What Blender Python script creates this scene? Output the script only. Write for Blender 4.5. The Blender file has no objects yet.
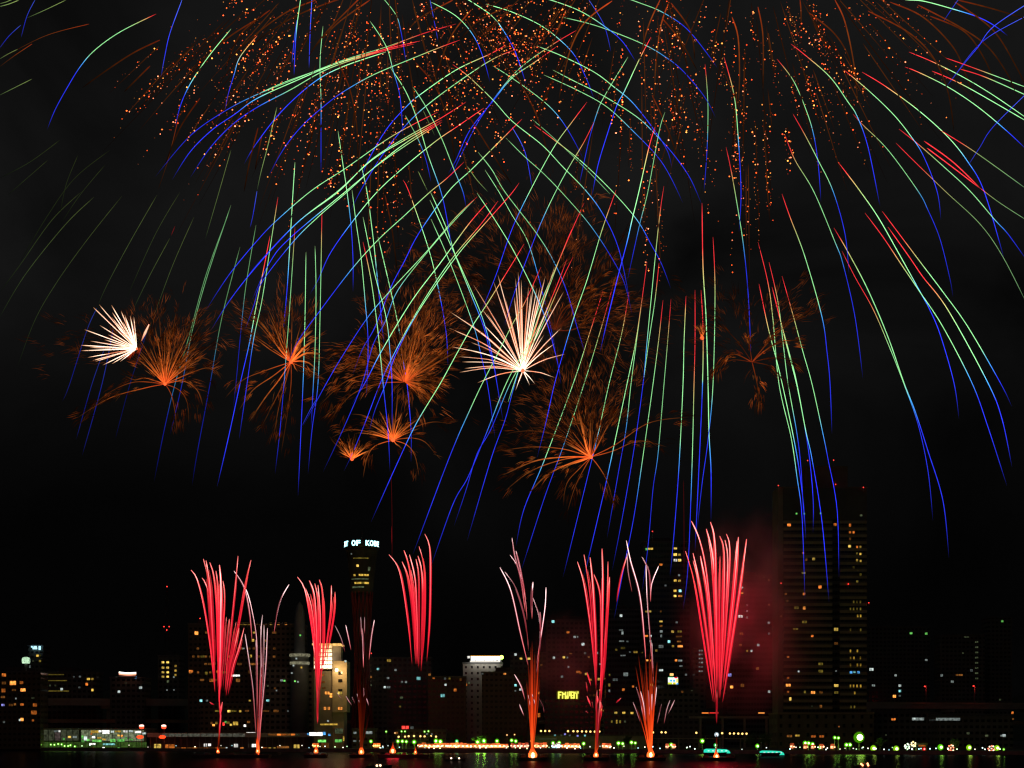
import bpy, bmesh, math, random
from mathutils import Vector, Matrix
R = random.Random(7)
scene = bpy.context.scene
C = scene.collection

# ------------------------------------------------------------------ camera, sky, fill sun, exposure
F, HOR, EYE = 1667.0, 737.0, 8.0          # focal length in pixels, horizon row, eye height in metres
cam_d = bpy.data.cameras.new("camera")
cam = bpy.data.objects.new("camera", cam_d); C.objects.link(cam)
cam.location = (0, 0, EYE); cam.rotation_euler = (math.radians(90), 0, 0)
cam_d.sensor_width = 36.0; cam_d.lens = F / 1024 * 36.0
cam_d.shift_y = (HOR - 384) / 1024.0
cam_d.clip_start = 1.0; cam_d.clip_end = 20000
scene.camera = cam

world = bpy.data.worlds.new("World"); scene.world = world; world.use_nodes = True
wn = world.node_tree; wn.nodes.clear()
def wnode(t, **kw):
    n = wn.nodes.new(t)
    for k, v in kw.items(): setattr(n, k, v)
    return n
w_out = wnode('ShaderNodeOutputWorld'); w_bg = wnode('ShaderNodeBackground')
w_sky = wnode('ShaderNodeTexSky', sky_type='NISHITA', sun_disc=False)
w_sky.sun_elevation = math.radians(12); w_sky.sun_rotation = math.radians(200)
w_bw = wnode('ShaderNodeRGBToBW'); wn.links.new(w_sky.outputs[0], w_bw.inputs[0])
w_m0 = wnode('ShaderNodeMath', operation='MULTIPLY'); w_m0.inputs[1].default_value = 0.00006
wn.links.new(w_bw.outputs[0], w_m0.inputs[0])
w_tc = wnode('ShaderNodeTexCoord'); w_sep = wnode('ShaderNodeSeparateXYZ')
wn.links.new(w_tc.outputs['Generated'], w_sep.inputs[0])
w_ramp = wnode('ShaderNodeMapRange', interpolation_type='SMOOTHSTEP')   # smoke-veiled sky is greyer high up
w_ramp.inputs['From Min'].default_value = 0.06; w_ramp.inputs['From Max'].default_value = 0.34
w_ramp.inputs['To Min'].default_value = 0.0006; w_ramp.inputs['To Max'].default_value = 0.0064
wn.links.new(w_sep.outputs['Z'], w_ramp.inputs['Value'])
w_no = wnode('ShaderNodeTexNoise'); w_no.inputs['Scale'].default_value = 5.5; w_no.inputs['Detail'].default_value = 5
w_no.inputs['Distortion'].default_value = 0.6
wn.links.new(w_tc.outputs['Generated'], w_no.inputs['Vector'])
w_nr = wnode('ShaderNodeMapRange'); w_nr.inputs['From Min'].default_value = .3; w_nr.inputs['From Max'].default_value = .7
w_nr.inputs['To Min'].default_value = .35; w_nr.inputs['To Max'].default_value = 1.7
wn.links.new(w_no.outputs['Fac'], w_nr.inputs['Value'])
w_ov = wnode('ShaderNodeMapRange', interpolation_type='SMOOTHSTEP')   # unseen sky above the frame, brightened to light the facades
w_ov.inputs['From Min'].default_value = .45; w_ov.inputs['From Max'].default_value = .9; w_ov.inputs['To Min'].default_value = 0; w_ov.inputs['To Max'].default_value = .006
wn.links.new(w_sep.outputs['Z'], w_ov.inputs['Value'])
w_m1 = wnode('ShaderNodeMath', operation='MULTIPLY')
wn.links.new(w_ramp.outputs[0], w_m1.inputs[0]); wn.links.new(w_nr.outputs[0], w_m1.inputs[1])
w_add = wnode('ShaderNodeMath', operation='ADD'); wn.links.new(w_m1.outputs[0], w_add.inputs[0]); wn.links.new(w_m0.outputs[0], w_add.inputs[1])
w_ad2 = wnode('ShaderNodeMath', operation='ADD'); wn.links.new(w_add.outputs[0], w_ad2.inputs[0]); wn.links.new(w_ov.outputs[0], w_ad2.inputs[1])
w_rgb = wnode('ShaderNodeCombineColor')
for i in range(3): wn.links.new(w_ad2.outputs[0], w_rgb.inputs[i])
wn.links.new(w_rgb.outputs[0], w_bg.inputs['Color']); w_bg.inputs['Strength'].default_value = 1.0
wn.links.new(w_bg.outputs[0], w_out.inputs['Surface'])

fill_d = bpy.data.lights.new("fill_light", 'SUN'); fill_d.energy = 0.012; fill_d.angle = math.radians(0.5); fill_d.color = (1, .95, .8)  # no moon in view; dim sun added to lift the facades
fill_sun = bpy.data.objects.new("fill_light", fill_d); C.objects.link(fill_sun); fill_sun.rotation_euler = (math.radians(55), 0, math.radians(-25))

scene.view_settings.view_transform = 'Standard'; scene.view_settings.look = 'None'
scene.view_settings.exposure = 0.0; scene.view_settings.gamma = 1.0; scene.view_settings.use_curve_mapping = False
cy = scene.cycles
cy.max_bounces = 4; cy.diffuse_bounces = 2; cy.glossy_bounces = 2; cy.volume_bounces = 1; cy.transparent_max_bounces = 8
cy.sample_clamp_indirect = 1.0; cy.use_light_tree = True; cy.filter_width = 1.3
cy.caustics_reflective = False; cy.caustics_refractive = False
cy.use_denoising = True; cy.denoiser = 'OPENIMAGEDENOISE'; cy.denoising_input_passes = 'RGB_ALBEDO_NORMAL'; cy.denoising_prefilter = 'ACCURATE'

# ------------------------------------------------------------------ helpers
def px(x, y, D):                           # a picture position at distance D metres -> world point
    return Vector(((x - 512) / F * D, D, EYE + (HOR - y) / F * D))
def shore(x): return 980 - 240 * x / 1024.0
GZ = 1.5                                   # quay level

_m = {}
def emis(rgb, k=1.0, light=True):
    key = ('e', tuple(round(c, 3) for c in rgb), round(k, 3), light)
    if key not in _m:
        m = bpy.data.materials.new("lit_glow"); m.use_nodes = True
        n = m.node_tree.nodes; n.clear()
        o = n.new('ShaderNodeOutputMaterial'); e = n.new('ShaderNodeEmission')
        e.inputs[0].default_value = (*rgb, 1); e.inputs[1].default_value = k
        m.node_tree.links.new(e.outputs[0], o.inputs[0])
        m.cycles.emission_sampling = 'AUTO' if light else 'NONE'
        _m[key] = m
    return _m[key]
def uneven_glow(rgb, k=1.0):                  # lit rooms, also glow painted onto lamplit surfaces: uneven brightness
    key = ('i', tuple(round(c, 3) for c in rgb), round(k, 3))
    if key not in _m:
        m = bpy.data.materials.new("room_and_surface_glow"); m.use_nodes = True
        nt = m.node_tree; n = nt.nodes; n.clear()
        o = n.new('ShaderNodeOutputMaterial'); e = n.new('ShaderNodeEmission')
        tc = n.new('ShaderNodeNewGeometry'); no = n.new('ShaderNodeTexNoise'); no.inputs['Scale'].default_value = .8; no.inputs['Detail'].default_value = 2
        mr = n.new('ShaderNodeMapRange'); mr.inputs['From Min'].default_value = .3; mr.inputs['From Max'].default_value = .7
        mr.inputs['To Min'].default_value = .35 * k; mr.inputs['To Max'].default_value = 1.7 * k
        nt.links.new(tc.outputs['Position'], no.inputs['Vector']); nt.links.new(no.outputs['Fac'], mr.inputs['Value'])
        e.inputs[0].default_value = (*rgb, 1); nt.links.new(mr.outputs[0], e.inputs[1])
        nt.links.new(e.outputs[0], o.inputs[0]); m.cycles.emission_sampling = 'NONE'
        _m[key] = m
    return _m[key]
def burn(name, light):                     # burning composition: colour carried per point along the trail
    m = bpy.data.materials.new(name); m.use_nodes = True
    nt = m.node_tree; n = nt.nodes; n.clear()
    o = n.new('ShaderNodeOutputMaterial'); e = n.new('ShaderNodeEmission'); a = n.new('ShaderNodeVertexColor'); a.layer_name = 'burn'
    nt.links.new(a.outputs[0], e.inputs[0]); nt.links.new(e.outputs[0], o.inputs[0])
    m.cycles.emission_sampling = 'AUTO' if light else 'NONE'
    return m
STAR = burn("burning_star", False); STARL = burn("burning_comet", False)
def surf(name, rgb, rough=.8, var=.25, scale=.15, metal=0.0):
    key = ('s', name)
    if key not in _m:
        m = bpy.data.materials.new(name); m.use_nodes = True
        nt = m.node_tree; b = nt.nodes['Principled BSDF']; b.inputs['Roughness'].default_value = rough; b.inputs['Metallic'].default_value = metal
        g = nt.nodes.new('ShaderNodeNewGeometry'); no = nt.nodes.new('ShaderNodeTexNoise'); no.inputs['Scale'].default_value = scale; no.inputs['Detail'].default_value = 6
        cr = nt.nodes.new('ShaderNodeValToRGB')
        cr.color_ramp.elements[0].position = .3; cr.color_ramp.elements[1].position = .75
        cr.color_ramp.elements[0].color = (*[c * (1 - var) for c in rgb], 1); cr.color_ramp.elements[1].color = (*[min(1, c * (1 + var)) for c in rgb], 1)
        nt.links.new(g.outputs['Position'], no.inputs['Vector']); nt.links.new(no.outputs['Fac'], cr.inputs[0]); nt.links.new(cr.outputs[0], b.inputs['Base Color'])
        _m[key] = m
    return _m[key]
def facade(name, rgb, bay=3.2, floor=3.4, ww=.6, wh=.45):
    """wall with unlit dark windows in rows (pattern inside the wall's own material)"""
    key = ('f', name)
    if key not in _m:
        m = bpy.data.materials.new(name); m.use_nodes = True
        nt = m.node_tree; L = nt.links; b = nt.nodes['Principled BSDF']
        tc = nt.nodes.new('ShaderNodeTexCoord'); sp = nt.nodes.new('ShaderNodeSeparateXYZ'); L.new(tc.outputs['Object'], sp.inputs[0])
        def mth(op, a, bv):
            n = nt.nodes.new('ShaderNodeMath'); n.operation = op
            if isinstance(a, (int, float)): n.inputs[0].default_value = a
            else: L.new(a, n.inputs[0])
            if isinstance(bv, (int, float)): n.inputs[1].default_value = bv
            else: L.new(bv, n.inputs[1])
            return n.outputs[0]
        u = mth('ADD', sp.outputs['X'], sp.outputs['Y'])
        fu = mth('FRACT', mth('DIVIDE', u, bay), 0); fv = mth('FRACT', mth('DIVIDE', sp.outputs['Z'], floor), 0)
        k = mth('MULTIPLY', mth('LESS_THAN', fu, ww), mth('MULTIPLY', mth('LESS_THAN', fv, .35 + wh), mth('GREATER_THAN', fv, .35)))
        no = nt.nodes.new('ShaderNodeTexNoise'); no.inputs['Scale'].default_value = .2; no.inputs['Detail'].default_value = 6; L.new(tc.outputs['Object'], no.inputs['Vector'])
        cr = nt.nodes.new('ShaderNodeValToRGB'); cr.color_ramp.elements[0].position = .3; cr.color_ramp.elements[1].position = .75
        cr.color_ramp.elements[0].color = (*[c * .75 for c in rgb], 1); cr.color_ramp.elements[1].color = (*[c * 1.2 for c in rgb], 1); L.new(no.outputs['Fac'], cr.inputs[0])
        mx = nt.nodes.new('ShaderNodeMix'); mx.data_type = 'RGBA'; L.new(k, mx.inputs['Factor']); L.new(cr.outputs[0], mx.inputs['A']); mx.inputs['B'].default_value = (.015, .018, .02, 1)
        L.new(mx.outputs['Result'], b.inputs['Base Color'])
        rr = mth('SUBTRACT', .85, mth('MULTIPLY', k, .7)); L.new(rr, b.inputs['Roughness'])
        _m[key] = m
    return _m[key]

class MB:
    def __init__(s): s.v = []; s.f = []; s.c = None; s.mi = []
    def box(s, x0, x1, y0, y1, z0, z1, mi=0):
        b = len(s.v)
        s.v += [(x0,y0,z0),(x1,y0,z0),(x1,y1,z0),(x0,y1,z0),(x0,y0,z1),(x1,y0,z1),(x1,y1,z1),(x0,y1,z1)]
        for q in ((0,3,2,1),(4,5,6,7),(0,1,5,4),(1,2,6,5),(2,3,7,6),(3,0,4,7)): s.f.append(tuple(b+i for i in q)); s.mi.append(mi)
        return s
    def lathe(s, prof, cx=0, cy=0, n=16, mi=0, cap=True, cols=None):
        b = len(s.v)
        for r, z in prof:
            for i in range(n):
                a = 2*math.pi*i/n; s.v.append((cx+r*math.cos(a), cy+r*math.sin(a), z))
        for j in range(len(prof)-1):
            for i in range(n):
                s.f.append((b+j*n+i, b+j*n+(i+1)%n, b+(j+1)*n+(i+1)%n, b+(j+1)*n+i)); s.mi.append(mi)
        if cap:
            s.f.append(tuple(b+i for i in reversed(range(n)))); s.mi.append(mi)
            k = b+(len(prof)-1)*n; s.f.append(tuple(k+i for i in range(n))); s.mi.append(mi)
        if cols is not None:
            if s.c is None: s.c = []
            for c in cols: s.c += [c]*n
        return s
    def tube(s, pts, rad, n=5, cols=None, mi=0):
        b = len(s.v); m = len(pts)
        for j, p in enumerate(pts):
            t = (pts[min(j+1, m-1)] - pts[max(j-1, 0)])
            if t.length < 1e-9: t = Vector((0,0,1))
            t.normalize()
            u = t.cross(Vector((0,1,0)))
            if u.length < 1e-4: u = t.cross(Vector((1,0,0)))
            u.normalize(); w = t.cross(u)
            r = rad[j] if isinstance(rad, (list, tuple)) else rad
            for i in range(n):
                a = 2*math.pi*i/n; q = p + (u*math.cos(a) + w*math.sin(a))*r; s.v.append((q.x, q.y, q.z))
            if cols is not None:
                if s.c is None: s.c = []
                s.c += [cols[j]]*n
        for j in range(m-1):
            for i in range(n):
                s.f.append((b+j*n+i, b+j*n+(i+1)%n, b+(j+1)*n+(i+1)%n, b+(j+1)*n+i)); s.mi.append(mi)
        s.f.append(tuple(b+i for i in reversed(range(n)))); s.mi.append(mi)
        k = b+(m-1)*n; s.f.append(tuple(k+i for i in range(n))); s.mi.append(mi)
        return s
    def ball(s, p, r, n=8, rings=5, mi=0, col=None, sz=1.0):
        prof = [(max(1e-3, r*math.sin(math.pi*k/rings)), p[2]-r*sz*math.cos(math.pi*k/rings)) for k in range(rings+1)]
        return s.lathe(prof, p[0], p[1], n, mi, True, None if col is None else [col]*len(prof))
    def octa(s, p, r, col):
        b = len(s.v)
        for d in ((1,0,0),(-1,0,0),(0,1,0),(0,-1,0),(0,0,1),(0,0,-1)): s.v.append((p.x+d[0]*r, p.y+d[1]*r, p.z+d[2]*r))
        for q in ((0,2,4),(2,1,4),(1,3,4),(3,0,4),(2,0,5),(1,2,5),(3,1,5),(0,3,5)): s.f.append(tuple(b+i for i in q)); s.mi.append(0)
        if s.c is None: s.c = []
        s.c += [col]*6
        return s
    def build(s, name, mats, parent=None, smooth=False):
        me = bpy.data.meshes.new(name)
        if not isinstance(mats, (list, tuple)): mats = [mats]
        vs = s.v
        if parent is not None:
            o = parent
            off = Vector((0,0,0))
            while o is not None: off += Vector(o.location); o = o.parent
            vs = [(v[0]-off.x, v[1]-off.y, v[2]-off.z) for v in vs]
        me.from_pydata(vs, [], s.f)
        for m in mats: me.materials.append(m)
        if len(mats) > 1: me.polygons.foreach_set('material_index', s.mi)
        if smooth: me.polygons.foreach_set('use_smooth', [True]*len(s.f))
        if s.c is not None:
            at = me.color_attributes.new('burn', 'FLOAT_COLOR', 'POINT')
            flat = []
            for c in s.c: flat += [c[0], c[1], c[2], 1.0]
            at.data.foreach_set('color', flat)
        me.update()
        o = bpy.data.objects.new(name, me); C.objects.link(o)
        if parent is not None: o.parent = parent
        return o
def tag(o, label=None, cat=None, group=None, kind=None):
    if label: o['label'] = label
    if cat: o['category'] = cat
    if group: o['group'] = group
    if kind: o['kind'] = kind
    return o
def empty(name, loc, label, cat, group=None):
    o = bpy.data.objects.new(name, None); C.objects.link(o); o.location = loc
    return tag(o, label, cat, group)

# ------------------------------------------------------------------ ground, quay, water, hills
P0 = Vector((-512/F*980, 980)); P1 = Vector((512/F*740, 740))
dirv = (P1 - P0).normalized(); nrm = Vector((-dirv.y, dirv.x)); nrm = nrm if nrm.y > 0 else -nrm
A = P0 - dirv*1500; B = P1 + dirv*420
mb = MB()
far = [(-9000, 9000), (9000, 9000)]
mb.v = [(A.x, A.y, GZ), (B.x, B.y, GZ), (9000, B.y, GZ), (9000, 9000, GZ), (-9000, 9000, GZ), (-9000, A.y, GZ)]
mb.f = [(0, 1, 2, 3, 4, 5)]; mb.mi = [0]
tag(mb.build("ground", surf("asphalt_ground", (.05, .05, .048), .9, .3, .05)), kind='structure')
mb = MB()
a0, b0 = A, B; a1, b1 = A + nrm*1.2, B + nrm*1.2
mb.v = [(a0.x,a0.y,-2),(b0.x,b0.y,-2),(b1.x,b1.y,-2),(a1.x,a1.y,-2),(a0.x,a0.y,GZ+.3),(b0.x,b0.y,GZ+.3),(b1.x,b1.y,GZ+.3),(a1.x,a1.y,GZ+.3)]
for q in ((0,3,2,1),(4,5,6,7),(0,1,5,4),(1,2,6,5),(2,3,7,6),(3,0,4,7)): mb.f.append(q); mb.mi.append(0)
tag(mb.build("quay_wall", surf("quay_concrete", (.22, .21, .19), .85, .35, .3)), "long concrete quay wall edging the harbour water", "wall")

wm = bpy.data.materials.new("harbour_water"); wm.use_nodes = True
nt = wm.node_tree; b = nt.nodes['Principled BSDF']
b.inputs['Base Color'].default_value = (.004, .006, .008, 1); b.inputs['Roughness'].default_value = .22; b.inputs['Specular IOR Level'].default_value = .15; b.inputs['IOR'].default_value = 1.33
g = nt.nodes.new('ShaderNodeNewGeometry'); mp = nt.nodes.new('ShaderNodeMapping'); mp.inputs['Scale'].default_value = (.25, .7, 1)
n1 = nt.nodes.new('ShaderNodeTexNoise'); n1.inputs['Scale'].default_value = .8; n1.inputs['Detail'].default_value = 5
bp = nt.nodes.new('ShaderNodeBump'); bp.inputs['Strength'].default_value = .9; bp.inputs['Distance'].default_value = 1.6
nt.links.new(g.outputs['Position'], mp.inputs[0]); nt.links.new(mp.outputs[0], n1.inputs['Vector']); nt.links.new(n1.outputs['Fac'], bp.inputs['Height']); nt.links.new(bp.outputs[0], b.inputs['Normal'])
wd = nt.nodes.new('ShaderNodeBsdfDiffuse'); wd.inputs[0].default_value = (.004, .006, .008, 1); wmx = nt.nodes.new('ShaderNodeMixShader'); wmx.inputs[0].default_value = .68   # choppy, murky water returns half the light
wo = nt.nodes['Material Output']; nt.links.new(b.outputs[0], wmx.inputs[1]); nt.links.new(wd.outputs[0], wmx.inputs[2]); nt.links.new(wmx.outputs[0], wo.inputs['Surface'])
mb = MB(); mb.v = [(-9000,-500,0),(9000,-500,0),(9000,2600,0),(-9000,2600,0)]; mb.f = [(0,1,2,3)]; mb.mi = [0]
tag(mb.build("water", wm), kind='structure')

mb = MB(); n = 60                       # wooded mountains behind the city
for j in range(4):
    for i in range(n+1):
        X = -2600 + 5200*i/n; Y = 2600 + 500*j
        h = 0 if j == 0 else (60 + 55*math.sin(i*.21+j) + 30*math.sin(i*.63+j*2) + 14*math.sin(i*1.7))*(.35, .8, 1.1)[j-1] + 40
        mb.v.append((X, Y, max(GZ-.5, h if j else GZ-.5)))
for j in range(3):
    for i in range(n): a = j*(n+1)+i; mb.f.append((a, a+1, a+n+2, a+n+1)); mb.mi.append(0)
tag(mb.build("hills", surf("wooded_slope", (.03, .04, .022), .95, .5, .02), smooth=True), kind='structure')
# ------------------------------------------------------------------ city
WC = {'o': ((1.0,.25,.035),.9), 'y': ((1.0,.62,.09),.8), 'w': ((.8,.95,.9),.85), 'r': ((1.0,.05,.04),1.2), 'b': ((.10,.45,1.0),1.2),
      'h': ((.62,.36,.04),.8), 'l': ((.30,.22,.03),.5), 'd': ((.45,.16,.03),.5), 'g': ((.25,1.0,.18),1.0), 'W': ((1.0,.97,.9),2.2), 'O': ((1.0,.34,.06),1.7), 'Y': ((1.0,.66,.12),1.3),
      'q': ((.35,.42,.40),.5), 'c': ((.35,1.0,1.0),1.4), 'p': ((.35,.35,1.0),.9), 'R': ((1.0,.04,.03),3.0), 'G': ((.35,1.0,.12),3.0), 'm': ((.16,.20,.10),.45)}
CONC = facade("dark_concrete_facade", (.15,.145,.125)); BRICK = facade("brown_tile_facade", (.12,.09,.065), 2.8, 3.2, .55, .42)
PALE = facade("pale_render_facade", (.42,.40,.36), 3.6, 3.6, .35, .4); GLASSF = facade("office_glass_facade", (.09,.095,.095), 1.9, 3.7, .85, .5)
ROOF = surf("roof_felt", (.12,.12,.12)); STEEL = surf("grey_steel", (.28,.28,.28), .5, .2, .5, .6); DARK = surf("dark_paint", (.05,.05,.05), .6)
WHITEP = surf("white_paint", (.7,.7,.68), .6, .1); FRAME = surf("window_frame", (.18,.18,.17), .6)
def window(root, D, w, nm='window'):
    x, y = w[0], w[1]; code = w[-1]; ww, hh = (w[2], w[3]) if len(w) == 5 else (1.9, 1.9)
    rgb, k = WC[code]; s = D / F
    p = px(x, y, D); a, h = ww*s/2, hh*s/2
    mb = MB(); mb.box(p.x-a-.12, p.x+a+.12, D-.12, D+.1, p.z-h-.12, p.z+h+.12, 0); mb.box(p.x-a, p.x+a, D-.2, D-.1, p.z-h, p.z+h, 1)
    if ww*s > 2.2: mb.box(p.x-.07, p.x+.07, D-.26, D-.18, p.z-h, p.z+h, 0)
    return mb.build(nm, [FRAME, uneven_glow(rgb, k*R.choice((.3,.45,.6,.75,.95)))], root)
def beacon(root, x, y, D, code='R', nm='beacon_light'):
    p = px(x, y, D); mb = MB(); s = D/F
    mb.ball(p, .45*s*1.2, 8, 5, 1); mb.lathe([(.12, p.z-2.2), (.12, p.z-.3*s)], p.x, p.y, 6, 0)
    rgb, k = WC[code]; return mb.build(nm, [STEEL, emis(rgb, k, False)], root)
def block(name, label, x0, x1, yt, D, depth, fac, wins=(), cat='building', plant=True, base=GZ, mast=None, group=None):
    a, b = px(x0, yt, D), px(x1, yt, D)
    root = empty(name, ((a.x+b.x)/2, D, base), label, cat, group)
    top = a.z
    MB().box(a.x, b.x, D, D+depth, base-.5, top-.9).build('wall', fac, root)
    r = MB(); r.box(a.x-.35, b.x+.35, D-.35, D+depth+.35, top-.9, top); r.build('roof', ROOF, root)
    if plant:
        w = b.x-a.x; q = MB(); q.box(a.x+w*.3, a.x+w*.62, D+depth*.3, D+depth*.7, top, top+2.6); q.box(a.x+w*.7, a.x+w*.84, D+depth*.35, D+depth*.6, top, top+1.7)
        q.build('rooftop_plant', DARK, root)
    for w in wins: window(root, D, w)
    return root

# ---- far left
block("apartment_block", "dark apartment block at the left edge with scattered orange windows", -14, 40.5, 671, 965, 16, BRICK, [
 (4,675,4,3,'o'),(4,683,4,2.6,'d'),(13,683,6,4,'O'),(21.5,682.6,3.4,2.8,'o'),(3.5,690.5,4,3.6,'o'),(23,690,5,3,'O'),(14,690,4,2,'d'),(3,697,4,2,'d'),(3,705,3,2,'p'),
 (11,705,4,2.2,'d'),(15,704.3,2,2,'d'),(22,704.5,3.4,2.2,'o'),(35,705,4,3.2,'o'),(34,712.5,5.5,3.8,'o'),(22,719.5,3,3,'O'),(20,720,2,2,'w'),(33,720.3,2,2,'o'),(4,722,2,2,'q'),(33,698,3,1.6,'m'),(16,698.5,1.5,1.5,'q')])
t = block("office_tower", "slim dark tower with a small blue-white rooftop sign", 28, 43, 645, 1180, 18, CONC, [(37.5,655.7,2.4,2.2,'y'),(40.2,655.5,1.4,1.4,'l'),(40,661,2,2,'l'),(33,661,1.5,1.5,'m'),(30,666.5,1.6,2.6,'q')])
mb = MB()
for (u, v, w_, h_) in ((35,648.4,4.4,1.7),(35.3,646.8,3,1.5),(39.8,648,1.9,3.8),(32,646.8,1.4,1.6)):
    p = px(u, v, 1178); s = 1178/F; mb.box(p.x-w_*s/2, p.x+w_*s/2, 1177.3, 1178, p.z-h_*s/2, p.z+h_*s/2)
mb.build('sign_board', emis((.45,.85,1.0), 1.5, False), t)
t = empty("domed_water_tank", px(26, 664.5, 1130), "pale glowing domed tank beside the slim tower's sign", "tank")
p = px(26, 660, 1130); s = 1130/F
MB().lathe([(3.6*s, p.z-3.4*s),(4*s, p.z-1.5*s),(4*s, p.z+1*s),(3.4*s, p.z+2.2*s),(1.6*s, p.z+2.9*s),(.2, p.z+3*s)], p.x, p.y, 20).build('tank_shell', uneven_glow((.62,.95,.62), .8), t, True)
MB().lathe([(1.2, GZ), (1.0, p.z-3.4*s)], p.x, p.y, 10).build('support_column', STEEL, t)
block("apartment_block", "long low apartment block with dim yellow balcony strips", 40, 96, 671.5, 1075, 18, CONC, [
 (88.5,679,3,2,'y'),(92.3,679,2.4,2,'y'),(86.8,684.2,2.4,2.6,'o'),(92.5,690,2.2,2.4,'y'),(61.7,689.2,2.4,2.4,'w'),(74,676.8,1.6,1.4,'q'),(80,676.6,2,1.6,'q'),(79.5,687.4,2,1.6,'q'),(45,689.5,2,2,'m'),
 (55,674.6,18,1,'l'),(54,680.6,26,.9,'l'),(58,691,22,.9,'l'),(50,685.5,1.6,1.6,'m'),(44,685.5,1.6,1.6,'m'),(31.5+24,685.5,1.6,1.6,'m')])
t = block("office_block", "dark block topped by a glowing white and red bar sign", 110, 144, 677, 1060, 20, CONC, [(135.6,677.6,2.4,1.8,'b'),(119,691.7,2.4,2.4,'w'),(116.5,677.5,1.4,1.2,'q'),(140.6,687.6,3,2.4,'w'),(126,683,1.2,1.2,'m')], plant=False)
pts = [px(119+17*i/8, 673.6+(.5-.9*math.sin(math.pi*i/8))*-.8+.5*i/8, 1058) for i in range(9)]
mb = MB(); mb.tube([q+Vector((0,0,.55)) for q in pts], .5, 6, None, 1); mb.tube([q-Vector((0,0,.3)) for q in pts], .5, 6, None, 0)
mb.build('roof_sign', [emis((1,.35,.2),1.6,False), emis((1,.95,.85),2.2,False)], t)
MB().box(px(119,0,1060).x, px(136,0,1060).x, 1059, 1059.4, px(0,677,1060).z, px(0,675,1060).z).build('sign_frame', STEEL, t)
block("apartment_block", "narrow apartment block with paired yellow-white windows in rows", 158, 180, 655, 1090, 16, CONC,
 [(x, y, 2.5, 1.9, 'Y') for y in (662.3,667.6,672.3,676.6) for x in (163,167.7)] + [(175.6,y,2,2,'y') for y in (666,670.5,675)] + [(174,677,1.6,1.6,'q'),(168,681.6,2,2.4,'m'),(167,690,1.4,1.4,'q'),(174,690,1.4,1.4,'q')])
t = empty("radio_mast", px(167, 0, 1200)*1.0, "slender lattice radio mast with red aircraft lights", "mast"); t.location.z = GZ
mb = MB(); ztop = px(0,585,1200).z; X = t.location.x
for sx, sy in ((-1,-1),(1,-1),(1,1),(-1,1)):
    mb.tube([Vector((X+sx*4.2, 1200+sy*4.2, GZ)), Vector((X+sx*1.2, 1200+sy*1.2, ztop*.7)), Vector((X+sx*.4,1200+sy*.4,ztop))], .16, 5)
for k in range(22):
    z = GZ+(ztop-GZ)*k/22; h = 4.2-3.6*k/22; z2 = GZ+(ztop-GZ)*(k+1)/22
    mb.tube([Vector((X-h,1200-h,z)), Vector((X+h,1200-h,z2))], .08, 4); mb.tube([Vector((X+h,1200-h,z)), Vector((X-h,1200-h,z2))], .08, 4)
mb.build('lattice', DARK, t)
for (u, v) in ((167,586.6),(164,626.7),(169.2,626.7),(166.8,630)): beacon(t, u, v, 1199)

# ---- hotel behind the left comets: regular rows of dim orange rooms
W = []
for y in (632.5,640.5,648.5,656.5,664,672.3,680):
    for x in range(190, 276, 4):
        if R.random() < (.22 if y < 650 else .34): W.append((x+R.uniform(-.6,.6), y, R.choice((2,2.4,4.2)), 2.0, R.choice('ddlddd')))
W += [(196.5,633,3.4,3.4,'O'),(191,671.3,4,2.4,'o'),(206.3,673.2,2.4,2.8,'l'),(211.5,680.3,4,3,'o'),(238,680.3,4,3.2,'d'),(254,632.5,2.2,1.8,'y'),(253,640.3,2.2,2.4,'y'),(243.6,648.4,1.8,1.4,'q'),
      (251,656,1.8,2.6,'y'),(254,664,8,2,'d'),(213.5,663.8,4,1.8,'o'),(239.8,664,4,2.2,'d'),(218.5,671.8,4,2.4,'o'),(250,672,4,3,'d'),(257,673.5,3,3,'d'),(235.3,675.6,9,1.7,'W')]
t = block("city_hotel", "broad dark hotel with dim orange rooms and a lit roof line", 188, 302, 623, 1010, 26, BRICK, W, plant=False)
for x in (239,241.5,244,246.5,249.5,271,278.5,286): window(t, 1010, (x,623.9,2.2,1.9,'O' if x in (278.5,286) else 'y'), 'roof_lamp')
for x in (254,257,260,263,266,291,296): window(t, 1010, (x,623.9,2,1.4,'d'), 'roof_lamp')
beacon(t, 200.2, 618.4, 1010, 'R')
MB().box(px(196,0,1010).x, px(206,0,1010).x, 1016, 1026, px(0,623,1010).z, px(0,619.6,1010).z).build('rooftop_plant', DARK, t)
# ---- spire
D = 990; s = D/F; t = empty("spire_tower", (px(298,0,D).x, D+8, GZ), "pale pointed spire tower with two cream ledges", "tower")
X, Y = t.location.x, D+8
zz = lambda y: px(0, y, D).z
MB().lathe([(9.5*s, GZ),(9*s, zz(664)),(9*s,zz(656)),(5.4*s,zz(654)),(5.2*s,zz(618)),(4.4*s,zz(610)),(2.8*s,zz(604.5)),(.2,zz(600.5))], X, Y, 20).build('shaft', surf("blue_grey_cladding",(.20,.25,.27),.5,.15), t, True)
for y, w in ((654.5,10.2),(662.5,9.8)): MB().lathe([(w*s, zz(y+1.6)),(w*s+.25, zz(y)),(w*s, zz(y-1.2))], X, Y, 24).build('ledge', uneven_glow((.45,.42,.26), .35), t, True)  # pale tone of the ledges is put in as emission
for (u, v, c_) in ((300.3,635.4,'g'),(296.4,658.6,'w'),(293.6,665.5,'w'),(301.4,667.5,'y'),(291.8,673,'w'),(295,681.2,'g'),(298,681.8,'w')): window(t, D-2, (u, v, 1.6, 1.6, c_))
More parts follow.
